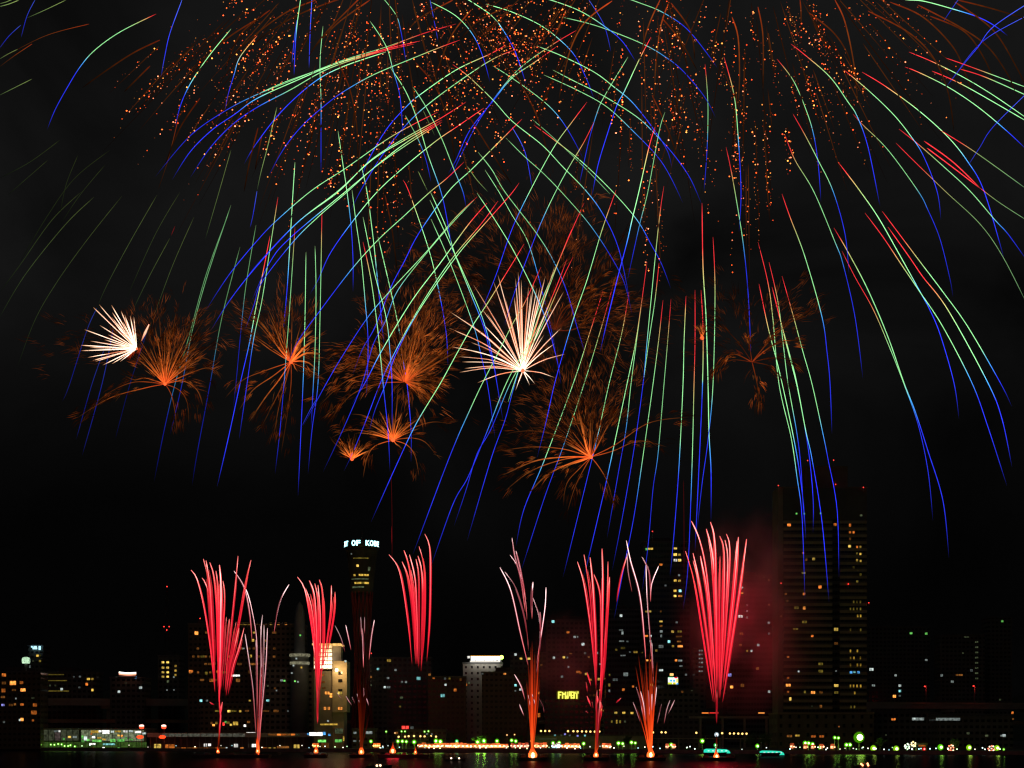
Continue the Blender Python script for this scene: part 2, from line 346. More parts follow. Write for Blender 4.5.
block("shop_block", "dark block of scattered tiny lights left of the lit building", 258, 316, 668, 1000, 18, CONC, [(281.6,680.4,2.4,2,'w'),(284.4,680.8,2,1.8,'g'),(275,688.5,2.2,2,'d'),(276.5,690.6,1.4,1.4,'q'),(267.8,700.4,3,2,'c'),(264,711,10,1.6,'d'),(276,711,5,2.4,'d'),(288,711,1.6,1.8,'q'),(293,723,2,1.6,'o'),(297.6,725,2.4,2.8,'y'),(268,686,1.4,1.4,'m'),(292,674,1.4,1.4,'m')], plant=False)

# ---- bright floodlit building
D = 955; s = D/F; zz = lambda y: px(0,y,D).z; xx = lambda x: px(x,0,D).x
t = empty("lit_hotel", (xx(330), D, GZ), "cream floodlit building with a blazing glazed upper storey", "building")
CREAM = surf("cream_stone", (.62,.52,.36), .8, .12, .4)
MB().box(xx(314), xx(332.5), D, D+18, GZ-.5, zz(671)).build('wall', surf("cream_lower_facade",(.30,.27,.21),.8,.15,.3), t)
MB().box(xx(332.6), xx(347), D-1, D+18, zz(712), zz(661)).build('side_wing', CREAM, t)
MB().box(xx(332.6), xx(344), D+1, D+18, GZ-.5, zz(712)-.01).build('wing_base', CREAM, t)
MB().box(xx(331.5), xx(340), D+6, D+16, zz(661)+.02, zz(645.4)).build('stair_tower', surf("grey_cladding",(.3,.3,.29)), t)
MB().box(xx(312.5), xx(341), D-2.2, D+18, zz(645.2), zz(643.6)).build('roof_slab', uneven_glow((1,.55,.16), 1.0), t)  # floodlit slab, that light put in as its own emission
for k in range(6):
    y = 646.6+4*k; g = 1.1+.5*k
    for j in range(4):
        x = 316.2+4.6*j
        MB().box(xx(x-2), xx(x+2), D-.1, D+.2, zz(y+1.7), zz(y-1.5)).build('window', uneven_glow((1.0,.62+.03*k,.28+.05*k), g*(.75 if j == 0 else 1.15)), t)
mb = MB()
for k in range(7): mb.box(xx(313.8), xx(332.7), D-.5, D+.1, zz(644.9+4*k+.35), zz(644.9+4*k-.1))
for j in range(5): mb.box(xx(313.9+4.6*j)-.12, xx(313.9+4.6*j)+.12, D-.4, D, zz(670), zz(645.3))
mb.build('curtain_wall_frame', CREAM, t)
for y in (673.2,680.8,690.6): MB().box(xx(338.4), xx(342.6), D-1.15, D-.9, zz(y+1.6), zz(y-1.6)).build('window', surf("dark_glass",(.02,.02,.025),.1), t)
for w in ((326,693,2,2.8,'O'),(328.6,693,2,2.8,'O'),(331,695.4,2.4,4,'O'),(325,708.4,2.3,3,'O'),(328.8,708.4,2.3,3,'O'),(323,675,3,2,'d'),(323.4,682,3,2,'d'),(324,688,3,1.6,'d'),(328,721,1.8,1.6,'w')): window(t, D, w)
for w in ((338.8,693,2,2.8,'Y'),(341.2,693,2,2.8,'Y'),(339,708.4,2,3,'O'),(341.4,708.4,2,3,'O'),(345.5,661.3,2,2,'w')): window(t, D-1, w)
window(t, D, (329,724.4,17,1.6,'y'), 'canopy_light'); window(t, D, (316,734,13,3.4,'W'), 'entrance_sign'); window(t, D, (308.6,734,3,2,'b'), 'entrance_sign'); window(t, D, (329.4,734.8,2.4,2,'b'), 'entrance_sign'); window(t, D, (324.4,733.4,2.4,3,'b'), 'entrance_sign')
window(t, D, (322,741,8,2.4,'g'), 'shop_light'); window(t, D, (338.5,740.8,7,3,'g'), 'shop_light'); window(t, D-1, (343.6,738.6,1.4,5,'y'), 'shop_light'); window(t, D, (339,731,8,5,'m'), 'shop_light'); window(t, D, (325,745.4,8,5,'d'), 'shop_light')
p = px(336.6, 670, D-3); MB().ball(p, .9, 8, 5, 1).box(p.x-.2,p.x+.2,p.y,D-1.0,p.z-.2,p.z+.2,0).build('floodlight', [STEEL, emis((1,.75,.4), 10.0, False)], t)
LAMPK = 1.2
def lamp_light(name, p, e, rgb, rad, parent=None):
    l = bpy.data.lights.new(name, 'POINT'); l.energy = e*LAMPK; l.color = rgb; l.shadow_soft_size = rad; l.specular_factor = 0
    o = bpy.data.objects.new(name, l); C.objects.link(o)
    if parent:
        off = Vector((0,0,0)); q = parent
        while q is not None: off += Vector(q.location); q = q.parent
        o.parent = parent; o.location = p-off
    else: o.location = p
    return o
lamp_light("floodlight_glow", p + Vector((2.5,-6,-1)), 3200, (1,.62,.25), 1.0, t)

# ---- hyperboloid port tower with its ring of letters
D = 1000; s = D/F; zz = lambda y: px(0,y,D).z; X = px(362,0,D).x; Y = D
t = empty("port_tower", (X, Y, GZ), "waisted harbour tower crowned by a glowing ring of letters", "tower")
rad = lambda y: s*math.sqrt(56 + (.0153 if y < 655 else .0153)*(y-655)**2)
RED = surf("red_steel_pipe", (.22,.02,.018), .5, .15)
yb, ytp = 742.0, 592.0; rb, rt_ = rad(yb), rad(ytp)
# twist so that the straight pipes touch the waist
phi = 2*math.acos(min(1, (s*math.sqrt(56))/((rb+rt_)/2)))
mb = MB()
for k in range(16):
    for sg in (-1, 1):
        a = 2*math.pi*k/16; b_ = a + sg*phi
        mb.tube([Vector((X+rb*math.cos(a), Y+rb*math.sin(a), GZ)), Vector((X+rt_*math.cos(b_), Y+rt_*math.sin(b_), zz(ytp)))], .3, 6)
mb.build('pipe_lattice', RED, t)
MB().lathe([(3.4, GZ),(3.4, zz(592))], X, Y, 16).build('lift_core', surf("core_concrete",(.16,.15,.14)), t, True)
MB().lathe([(rad(592), zz(593)),(rad(575)+.2, zz(575)),(rad(560)+.3, zz(560)),(rad(551)+.6, zz(551)),(17*s, zz(549.5))], X, Y, 40).build('observation_deck', surf("deck_cladding",(.05,.05,.045)), t, True)
MB().lathe([(17.2*s, zz(549.4)),(17.2*s, zz(541)),(16.6*s, zz(540.2)),(6*s, zz(539.8))], X, Y, 48).build('crown_ring', surf("crown_black",(.03,.035,.04),.5), t, True)
MB().lathe([(.25, zz(540)),(.12, zz(531))], X, Y, 6).build('antenna', STEEL, t)
def text_mesh(ch):
    cu = bpy.data.curves.new('glyph', 'FONT'); cu.body = ch; cu.size = 1.0; cu.extrude = .04; cu.offset = .03; cu.align_x = 'CENTER'
    o = bpy.data.objects.new('glyph', cu); C.objects.link(o)
    bpy.context.view_layer.update()
    me = bpy.data.meshes.new_from_object(o.evaluated_get(bpy.context.evaluated_depsgraph_get()))
    vs = [tuple(v.co) for v in me.vertices]; fs = [tuple(q.vertices) for q in me.polygons]
    bpy.data.objects.remove(o); bpy.data.curves.remove(cu); bpy.data.meshes.remove(me)
    return vs, fs
rr = 17.3*s
for i, ch in enumerate("PORT OF KOBE"):
    if ch == ' ': continue
    vs, fs = text_mesh(ch)
    w = max(v[0] for v in vs)-min(v[0] for v in vs); h = max(v[1] for v in vs)
    ac = math.radians(-69.5 + (i-2)*15.4)
    mb = MB()
    for v in vs:
        ang = ac + v[0]/w*(2.5/rr); z = zz(547.2) + v[1]/.72*(5.1*s); r_ = rr + .12 + v[2]
        mb.v.append((X + r_*math.sin(ang), Y - r_*math.cos(ang), z))
    mb.f = fs; mb.mi = [0]*len(fs); mb.build('sign_letter', emis((.42,.95,1.0), 4.0, False), t)
def ring_window(y, x, w, h, code):
    a0 = math.asin(max(-1, min(1, (x-w/2-362)*s/(rad(y)+.4)))); a1 = math.asin(max(-1, min(1, (x+w/2-362)*s/(rad(y)+.4))))
    mb = MB(); n = 4
    for k in range(n+1):
        a = a0+(a1-a0)*k/n
        for dz, r_ in ((-h/2, rad(y+h/2)+.42), (h/2, rad(y-h/2)+.42)): mb.v.append((X+r_*math.sin(a), Y-r_*math.cos(a), zz(y)+dz*s))
    for k in range(n): mb.f.append((2*k, 2*k+2, 2*k+3, 2*k+1)); mb.mi.append(0)
    rgb, kk = WC[code]; mb.build('window', uneven_glow(rgb, kk*.9), t)
for x in (355.5,361,363.5,366,368.5): ring_window(576.2, x, 2, 1.8, 'y')
for x in (356.5,359,361.5,364,366.5,368.6): ring_window(584, x, 2.1, 1.8, 'l' if x == 364 else 'y')
ring_window(567, 358.8, 2.3, 2.2, 'Y'); ring_window(570, 370, 2, 4, 'm'); ring_window(559.6, 362, 15, 1.1, 'l'); ring_window(580, 361, 17, 1, 'm'); ring_window(588, 359, 12, 1.6, 'm')
window(t, D-17*s, (351.4,553.9,1.2,1.4,'q'))
for u in (355.2, 371.4): beacon(t, u, 653.3, D-2)

# ---- between the tower and the white-topped block
block("office_block", "low dark block right of the harbour tower with few white lights", 366, 431, 657, 1080, 18, CONC, [(389,660.6,4,2.6,'y'),(378,669,2.4,2,'c'),(368,664.8,2.6,2.4,'w'),(395.6,670,2,2,'q'),(388,678,2.4,1.8,'q'),(388.5,687.2,3.6,2.2,'q'),(384.8,687.2,2,2,'w'),(401.5,697.6,3,2,'m'),(402,682,2,2,'q'),(406,682,2,2,'q'),(418.6,678.4,4,3,'c'),(433.6-4,674.6,2.4,2.2,'d'),(400,706.5,0.8+1,1.6,'l'),(371,677,2,2,'d'),(371,709,2,4,'q'),(370,685,3,1.5,'m')], plant=False)
D = 1010; s = D/F; zz = lambda y: px(0,y,D).z; xx = lambda x: px(x,0,D).x
t = block("government_block", "grey block whose floodlit top strip is made to glow brilliant white", 463, 502.5, 662.2, D, 22, PALE, [(469,683,2,2.4,'m'),(465.8,684.6,2.6,2.6,'o'),(455.2+.4+9.4,690,2.4,2.6,'m'),(482.4,673.4,2.2,2.6,'q')], plant=False)
MB().box(xx(471), xx(500), D-.3, D+14, zz(660.6), zz(656.4)).build('crown_strip_glow', emis((1,.98,.9), 3.0, True), t)  # floodlit top strip, the floodlight put in as its own emission
MB().box(xx(470.6), xx(500.4), D-.5, D+14, zz(656.4), zz(655.7)).build('crown_eave', emis((1,.42,.06), 1.2, False), t)
mb = MB()
for x in (475.5,481,483,484.6,490,493.3,496.6,497.6): mb.box(xx(x)-.35, xx(x)+.35, D-.5, D-.3, zz(661), zz(660))
mb.build('crown_mullion', DARK, t)
MB().box(xx(470), xx(500), D-.6, D-.05, zz(662.1), zz(660.7)).build('crown_sill', emis((1,.93,.82), .9, False), t)
window(t, D, (468.8,657.2,2.6,2.2,'W'), 'roof_lamp'); 
p = px(501.6,657.3,D-1); MB().ball(p, 1.2, 8, 6, 1).lathe([(.15,p.z-3),(.15,p.z-1)], p.x, p.y, 6, 0).build('roof_lamp', [STEEL, emis((.45,1,.08), 7, False)], t)
for x in (474, 481, 488, 495): lamp_light("crown_wash", Vector((xx(x), D-3.0, zz(660))), 420, (1,.95,.85), .8, t)
block("apartment_block", "grey apartment wing in front of the white-topped block", 482, 527, 671.5, 985, 14, BRICK, [(504.8,673.5,2.6,2.2,'O'),(515.5,685.3,2.2,2.2,'c'),(520.5,689.5,2.2,2.2,'w'),(482.4,673.2,2,2.4,'q'),(515.4,690.8,1.6,1.4,'q')])
block("apartment_block", "grey apartment wing left of the white-topped block", 428, 466, 676, 1000, 14, BRICK, [(433.6,674.8+3,2.4,2.2,'o'),(445,678.5,2,2,'q'),(449.6,678.6,1.8,1.8,'l'),(445.5,684.7,2,2,'w'),(455.2,690,2.8,2.8,'o'),(442.7,695.6,4,3,'c'),(460.6,679.5,1.8,2.6,'d')], plant=False)
block("office_block", "far dark block behind the pink comet spray", 510, 548, 652, 1130, 16, CONC, [(515.5,654.4,2.4,2.4,'w'),(521,658.6,2.6,1.8,'y'),(529,658.6,3,2,'Y'),(538,693,2.4,2.4,'o'),(539,715.2,2.4,4,'o'),(515.6,711.2,3.6,3.4,'w'),(541.4,665,2,2,'d')], plant=False)
t = block("office_tower", "tower block of tiny mixed lights behind a yellow sign", 546, 604, 619, 1180, 20, CONC, [(553,621.6,2.6,2.4,'c'),(568,632.3,2.8,2,'o'),(574.6,637,2.2,2,'w'),(577.5,637,1.4,2,'q'),(583,644.2,2.8,2.6,'w'),(585,653.2,2,2,'q'),(553.9,657.8,2.2,2.2,'w'),(563.8,657.3,2.4,2.2,'Y'),(567.3,657.6,1.5,1.8,'q'),(568.5,667,1.6,1.8,'q'),(562,676.6,2.4,2,'q'),(578,672,4,2.2,'o'),(580.6,672.8,1.8,2,'o'),(585.8,674,2,2,'y'),(590.6,679.6,2,2,'o'),(598.8,679.2,2.4,2.4,'y'),(570.6,653.6,3,1.2,'d'),(597,653,2,2,'w'),(596,646,2.2,2.4,'Y'),(589,657,2,1.4,'d'),(592,638,1.6,1.6,'q'),(600,664,1.6,1.6,'q')])
t = block("low_office", "low dark office carrying a glowing yellow sign", 545, 605, 698, 1050, 16, CONC, [(600.5,710,2,2.4,'Y')], plant=False)
mb = MB(); D = 1049; s = D/F
def bar(u0, u1, v0, v1): a, b_ = px(u0, v1, D), px(u1, v0, D); mb.box(a.x, b_.x, D-.4, D, a.z, b_.z)
for (u0,u1,v0,v1) in ((558,559.4,691.6,698.6),(559.4,561.6,691.6,692.8),(559.4,561.2,694.4,695.4),(562,563.2,692,698.6),(563.2,564.6,693.2,694.8),(564.8,566.2,691.8,698.8),(566.4,568.6,695.6,698.6),(567.4,568.4,691.6,695.5),(569,570.4,691.4,696.2),(570.6,571.8,691.4,698.6),(571.8,574.4,691.6,692.8),(571.8,574.6,695,696),(573.4,574.8,691.8,698.6),(571.8,573.4,697.4,698.6),(575.4,576.4,691.6,694),(577.4,578.4,691.4,693.6),(576.2,577.4,693.6,698.8)): bar(u0,u1,v0,v1)
mb.build('sign_letters', emis((.95,.95,.12), 1.5, False), t)
a, b_ = px(556.5,699.4,1049.6), px(579.4,690.4,1049.6); MB().box(a.x,b_.x,1049.2,1049.6,a.z,b_.z).build('sign_board', surf("sign_olive",(.25,.22,.02)), t)
MB().box(px(560,0,1050).x, px(560.6,0,1050).x, 1049.8,1050.1, px(0,700,1050).z, px(0,692,1050).z).box(px(575,0,1050).x, px(575.6,0,1050).x, 1049.8,1050.1, px(0,700,1050).z, px(0,692,1050).z).build('sign_frame', STEEL, t)
block("office_tower", "dark tower with dim white windows between two comet columns", 606, 640, 609, 1120, 20, GLASSF, [(621,615.7,2.4,2.4,'w'),(621,630,4,1.4,'q'),(622.5,633,1.8,3,'w'),(621.5,641.2,5,1.2,'q'),(627.4,641.4,2,1.4,'q'),(623,648,4.2,2,'l'),(616.2,649.8,2,2,'l'),(635.6,652,4,2,'y'),(630,652,1.8,1.4,'q'),(623,655.5,5,1.2,'q'),(609.5,675,1.4,2,'l'),(615.3,679.7,5,2.4,'q'),(625.7,674.3,4.6,3.6,'q'),(609.3,685,1.8,2.8,'y'),(623.4,689.7,2.6,2.4,'o'),(609.3,690.8,1.6,2.4,'q'),(633,686.5,2,2,'o')])
block("shop_block", "low shop block with three yellow lamps under its roof", 604, 647, 706, 1020, 14, CONC, [(615.8,712.8,2.8,2,'Y'),(623.8,712.8,2.8,2,'y'),(632,713,2.8,2,'y'),(616.7,721.7,1.4,3.6,'y'),(620,721.7,1.6,3,'l'),(611.8,721.7,1.6,2.4,'l'),(625,721.7,2,2,'m')], plant=False)
t = block("apartment_tower", "tall apartment tower with stacked yellow and white windows", 643, 690, 541, 1090, 22, GLASSF, [(650.5,548.8,5,1.8,'y'),(646.5,549.2,2,2,'g'),(675.4,548.4,3,1.8,'Y'),(675.2,554.6,3.4,2.4,'Y'),(679.4,554.8,2.4,2,'y'),(675.4,560.2,3.4,2.4,'W'),(679.6,560.2,3,2.4,'Y'),(660.8,564.6,3,1.8,'o'),(675.2,580.6,2.6,2.2,'y'),(679.4,580.8,2.6,2,'y'),(675,590.8,2.8,2.2,'y'),(680,590.8,2.6,2.4,'c'),(675,596,2.6,2,'Y'),(680.2,596,3.8,1.8,'O'),(679,575.2,1.8,1.8,'q'),(665.5,585.6,1.8,1.8,'q'),(646.6,611.5,2.4,1.6,'y'),(650,611.4,2.4,1.8,'Y'),(660.8,611.4,1.8,1.8,'d'),(661,621.5,3,1.6,'Y'),(661,626,2.8,1.8,'d'),(661.2,631.4,2.6,2.2,'w'),(661.2,636,1.6,2.6,'q'),(646.4,636,3.2,1.8,'o'),(650.6,636,1.8,2,'w'),(650.6,641.2,2,2,'w'),(672.6,631.6,2.6,2.2,'Y'),(679.6,631.6,4,2,'l'),(676.5,622.3,2.2,1.8,'q'),(669,641.6,2.4,2.6,'c'),(661,646.5,4.6,3,'q'),(673,646.2,2.2,2,'y'),(680.2,646.2,5,2,'O'),(679,636.5,6,1.6,'d'),(679,641.5,4,1.4,'d'),(647,660.3,2.4,1.6,'O'),(651,660.5,2.4,1.8,'O'),(676,660.3,2.2,2,'o'),(680.2,660.6,4,1.8,'w'),(661,670.2,4,2,'w'),(681,666,3,1.4,'q'),(656.4,650.6,2,2,'y'),(651.4,685,3.4,2.4,'Y'),(692-6,674.6,2,2,'q')], plant=False)
beacon(t, 652.4, 531.4, 1095); MB().lathe([(.3,px(0,541,1095).z),(.2,px(0,532.4,1095).z)], px(652.4,0,1095).x, 1095, 6).build('mast', STEEL, t)
MB().box(px(650,0,1090).x, px(672,0,1090).x, 1096, 1106, px(0,541,1090).z, px(0,537,1090).z).build('rooftop_plant', DARK, t)
# lit billboard on a low roof
D = 1030; t = block("shop_block", "low block carrying a small bright multicoloured billboard", 648, 700, 689, D, 14, CONC, [(682.3,689.8+2,2,2,'d'),(692,690,2,2,'m')], plant=False)
def panel(u0,u1,v0,v1,rgb,k,nm,dy=0):
    a, b_ = px(u0,v1,D), px(u1,v0,D); return MB().box(a.x,b_.x,D-.5-dy,D-.2-dy,a.z,b_.z).build(nm, emis(rgb,k,False), t)
panel(668,677.8,677.4,684.2,(.9,1,.95),1.3,'billboard'); panel(670,672,679.6,681.6,(.08,.55,.95),1.0,'billboard_mark',.31); panel(673,675,679.8,681.8,(.08,.55,.95),1.0,'billboard_mark',.31)
panel(668,672,682.4,684.2,(.75,.85,.02),1.0,'billboard_mark',.31); panel(672.8,675.6,682.4,684.2,(.8,.7,.02),1.0,'billboard_mark',.31); panel(674.4,677.4,677.2,678.4,(.9,.01,.03),1.2,'billboard_mark',.31); panel(676,678,679,682.6,(.9,.85,.2),1.0,'billboard_mark',.31); panel(676.4,678.2,683.2,684.4,(.05,.4,.95),1.1,'billboard_mark',.31); panel(668.4,673,676.9,677.6,(.1,.7,.2),.8,'billboard_mark',.31)
panel(669.8,673.4,673.4,675.8,(1,.5,.15),1.6,'billboard_lamp'); MB().box(px(668.6,0,D).x,px(669,0,D).x,D-.15,D+.2,px(0,689,D).z,px(0,677,D).z).box(px(676.6,0,D).x,px(677,0,D).x,D-.15,D+.2,px(0,689,D).z,px(0,673.6,D).z).build('billboard_frame', STEEL, t)
block("apartment_tower", "narrow block with a faint grid of grey windows behind the big red fan", 695, 706, 648, 1060, 14, CONC, [(699.6+2.4*i, y, 1.7, 1.5, 'q') for y in (650.6,654.5,658.5,662.5,666.8,671.2) for i in (0,1)], plant=False)
t = block("apartment_tower", "dark tower half lost in red smoke left of the striped hotel", 727, 775, 575, 1100, 22, GLASSF, [(742,587.6,2.2,1.8,'w'),(741.8,593,2.8,2,'O'),(740.4,616.4,4.6,2.4,'W'),(747.2,617.4,1.8,2,'q'),(747,611,1.6,1.8,'q'),(747,605,1.6,1.6,'q'),(741.3,633.8,3.4,2.4,'o'),(740.4,645,2.6,2.2,'d'),(747,651,1.8,2,'y'),(751.4,651,1.8,2,'w'),(758.2,645,2.4,2.2,'w'),(768.8,622.8,2.4,2.2,'w'),(769,633.6,2,2,'q'),(769,604.6,1.8,1.6,'d'),(775-6,691.6,2.2,2.2,'w'),(731.6,687,3,2.6,'O'),(742.4,685.4,3.4,3,'d'),(729.6,675,3.6,3,'p'),(757.6,668.4,2.6,2.4,'d'),(775-6,580,1.8,1.8,'d'),(764,557+20,1.6,1.6,'l')])
# ------------------------------------------------------------------ tall striped hotel on the right
D = 930; s = D/F; zz = lambda y: px(0,y,D).z; xx = lambda x: px(x,0,D).x
t = empty("striped_hotel", (xx(823), D, GZ), "tall hotel of horizontal balcony stripes with red roof lights", "hotel")
HB = facade("hotel_bronze_facade", (.08,.07,.055), 2.0, 3.85, .9, .55); HP = surf("hotel_spandrel", (.30,.25,.14), .75, .15, .3)
MB().box(xx(783.5), xx(832.5), D, D+24, GZ-.5, zz(519)).box(xx(839.5), xx(866.5), D, D+24, GZ-.5, zz(519)).box(xx(832.5)-.001, xx(839.5)+.001, D+3, D+24, GZ-.5, zz(519)+.002).build('wall', HB, t)
MB().box(xx(778.5), xx(783.4), D+1.5, D+22, GZ-.5, zz(486.5)).build('side_pier', surf("pier_concrete",(.2,.17,.13)), t)
MB().box(xx(783.5), xx(867), D+.4, D+23, zz(519)+.003, zz(488)).build('crown_wall', surf("crown_concrete",(.085,.078,.07)), t)
MB().box(xx(806), xx(849), D+4, D+18, zz(488), zz(465)).box(xx(782), xx(868), D+.1, D+23.4, zz(488)+.002, zz(486.8)).build('penthouse', surf("penthouse_concrete",(.15,.10,.08)), t)
for k in range(28):
    y = 522.2 + 6.88*k
    if y > 711: break
    mb = MB(); mb.box(xx(783.5), xx(832.3), D-.45, D-.02, zz(y+1.3), zz(y-1.5)); mb.box(xx(839.7), xx(866.8), D-.45, D-.02, zz(y+1.3), zz(y-1.5))
    mb.build('balcony_band', HP, t)
MB().box(xx(776), xx(872), D-5, D+26, GZ-.5, zz(714)).build('podium', facade("podium_stone",(.15,.14,.08),5,5,.3,.4), t)
MB().box(xx(775.5), xx(872.5), D-5.4, D+26, zz(714)+.003, zz(712.6)).build('podium_cornice', HP, t)
HW = [(789,525,3.4,2.6,'o'),(835,524.6,3,2.6,'o'),(850,525.2,2,2.8,'o'),(850,532.3,2,2.2,'o'),(853.6,532.3,1.8,2.4,'o'),(850,539,1.8,2.4,'d'),(849.6,546.2,2.6,2.4,'Y'),(857,547,1.7,2.2,'o'),(860.4,547,1.7,2.2,'y'),(857,553.4,1.6,2,'l'),(860.4,554,1.8,2,'y'),(857,560.2,1.8,2.2,'y'),(860.6,561,1.6,2,'y'),(803,553,1.8,1.8,'o'),(806.2,559.6,2,2.2,'d'),(813.6,559,2.6,2.6,'Y'),(803.6,573,4,1.8,'l'),(853.6,567.4,1.8,2.2,'l'),(860.6,574.6,1.8,2.4,'l'),(857.2,581.4,2,2,'l'),
 (796.5,513.6,1.5,1.5,'g'),(804.2,513.6,1.6,1.5,'g'),(820.5,513.4,1.5,1.4,'g'),(861,515.4,2.4,1.8,'m'),(820,587,3,3,'o'),(804,594,2.4,2.4,'o'),(787.4,601,2,1.8,'d'),(796.4,607.8,4.4,2.4,'l'),(804.2,608,2.6,3,'O'),(804.4,622,4.6,2.4,'l'),(795.6,629,5,1.6,'l'),(812.2,636,2.4,2,'o'),(836,629.4,4,3,'Y'),(836,643.4,3.6,2.4,'d'),(788,657,2.2,1.8,'o'),(820.6,664,4.4,2.4,'l'),(820.6,671.2,4.4,2.6,'l'),(798.6,671.4,1.6,1.6,'w'),(836,671,1.6,1.4,'q'),(788,678,2.2,1.6,'o'),(788.2,685.2,4.6,2.6,'O'),(836.2,685.6,4.2,2.6,'Y'),(804.8,692,1.8,2.4,'l'),(813,692.5,4,2.6,'O'),(821,692.3,3.4,2.4,'d'),(836.2,692.5,4,2.4,'l'),(788,692,2,2,'o'),(790.2,699,2.2,3.2,'Y'),(820.8,706.4,2.4,2.8,'d'),(775.6+10,594,2,1.8,'d'),(812,706.4,1.6,1.6,'m')]
rows = {602:(853.6,857,860.4),609:(850.4,853.6,857,860.4),616:(857.6,860.6),630:(850.4,860.6),651:(850.4,857.4),658:(850.6,853.8,860.4),665:(850.4,857.4,860.6),686:(850.4,853.6,857,860.6),693:(854.6,),707:(851,854.4)}
for y, xs in rows.items():
    for x in xs: HW.append((x, y, 1.3, 2.6, 'l' if y in (602,609,630,707) else 'h'))
HW += [(851,672.3,2.4,2.2,'b'),(854.4,672,2,1.8,'c'),(858.4,672.3,2.4,2.2,'b'),(773+8,616,1,1.4,'d')]
for w in HW: window(t, D-.5, w)
for w in ((789.4,736,5,2.2,'d'),(797.4,735.6,4.4,1.8,'y'),(813.4,736.4,4.4,2.2,'o'),(821.6,736.4,4.4,2.2,'o'),(839,726.6,1.4,1.4,'d')): window(t, D-5.2, w)
for (u, v) in ((778.4,485.6),(863.4,487.4),(835.6,484.4),(807.6,460.6),(833.6,460.2)): beacon(t, u, v, D-1 if u < 800 or u > 840 else D+3)
for (u, v) in ((781,583.2),(848.3,584),(868.8,602.8)): beacon(t, u, v, D-1.2)
# ---- right-hand background
block("office_block", "far low dark block beside the striped hotel with two green lights", 869, 930, 626, 1350, 20, CONC, [(871.4,669.4,4,2.6,'w'),(873.4,685.4,3,2,'q'),(895.6,675.3,2,2,'w'),(899.8,685.6,2.4,2.4,'w'),(899.8,691,2.2,2.2,'c'),(899.8,695.8,2,1.6,'q'),(894.4,696.3,3,2.6,'O'),(911,633.2,2.6,2,'g'),(926.2,633.6,2.4,2,'g'),(926.2,660,2.4,1.8,'q')], plant=False)
block("office_block", "faint far block with a column of grey windows", 940, 985, 634, 1300, 18, CONC, [(977-.4, 642+5.2*k, 3, 1.5, 'm') for k in range(8)] + [(940.6+1,675.4,2.4,2.4,'q'),(952.2,681.6,2.8,2.4,'q'),(960.6,675,4,1.6,'d'),(957,675,2.2,1.6,'d'),(971.4,670.4,2.4,2.4,'q'),(963,653,1.6,1.6,'m'),(966.4,629+8,5,1.2,'m')], plant=False)
block("office_block", "faint dark block near the right edge with a lone yellow-green light", 988, 1012, 617, 1320, 18, CONC, [(1002.2,621.2,2.2,2,'g'),(1000,699.6,2,1.6,'m')], plant=False)
block("harbour_shed", "long dark harbour shed with dim blue-grey strip windows", 874, 938, 712, 960, 20, CONC, [(918,719,12,2.6,'q'),(914,718.7,3,1.6,'w'),(893.4,719.3,4,2,'o'),(886,735,1.5,1.5,'m')], plant=False)
block("harbour_shed", "long dark harbour shed beside the tower with a blue-grey strip", 938, 1013, 714, 930, 20, CONC, [(948,719.2,24,2.6,'q'),(1004,735.6,3,2.6,'w'),(1001.2,735.6,1.8,1.6,'q'),(986.6,735.8,3,2,'m'),(968,733.4,3,2,'m'),(1012.4,712.8,2,2.2,'o'),(1013,719,1.6,1.6,'d')], plant=False)

# ------------------------------------------------------------------ raised motorway across the city
def hw(x):  # deck line
    f = x/1024.0; D = 1045 + 150*f; return D
t = empty("raised_motorway", (0, 1120, GZ), "raised concrete motorway running across the city behind the quay", "motorway")
mb = MB(); mb2 = MB(); L_ = [px(x, HOR, hw(x)) for x in range(-200, 1280, 60)]
def ribbon(m, dz0, dz1, dy0, dy1):
    b = len(m.v)
    for q in L_: m.v += [(q.x, q.y+dy0, dz0), (q.x, q.y+dy1, dz0), (q.x, q.y+dy1, dz1), (q.x, q.y+dy0, dz1)]
    for i in range(len(L_)-1):
        for k in range(4): m.f.append((b+4*i+k, b+4*i+4+k, b+4*i+4+(k+1)%4, b+4*i+(k+1)%4)); m.mi.append(0)
DZ = 31.2
HC = surf("motorway_concrete", (.36,.34,.27), .85, .25, .12)
ribbon(mb, DZ-3.2, DZ, 0, 16); mb.build('deck', HC, t)
ribbon(mb2, DZ+.003, DZ+1.3, -.15, .35); mb2.build('parapet', surf("parapet_concrete",(.42,.39,.28),.85,.2,.2), t)
mb = MB(); ribbon(mb, 17.0, 19.2, -2, 12); mb.build('lower_deck', surf("lower_deck_concrete",(.33,.22,.12),.85,.25,.12), t)
for x in range(-60, 1100, 84):
    q = px(x, HOR, hw(x)); m = MB(); m.box(q.x-1.6, q.x+1.6, q.y+3, q.y+9, GZ-.5, DZ-3.21); m.box(q.x-5, q.x+5, q.y+1, q.y+14, DZ-5.2, DZ-3.22); m.build('pier', HC, t)
q = px(44, HOR, 1030); MB().box(q.x-2.8, q.x+2.8, 1020, 1028, GZ-.5, DZ+1.6).build('ramp_tower', surf("ramp_tower_concrete",(.30,.33,.22),.85,.2,.2), t)
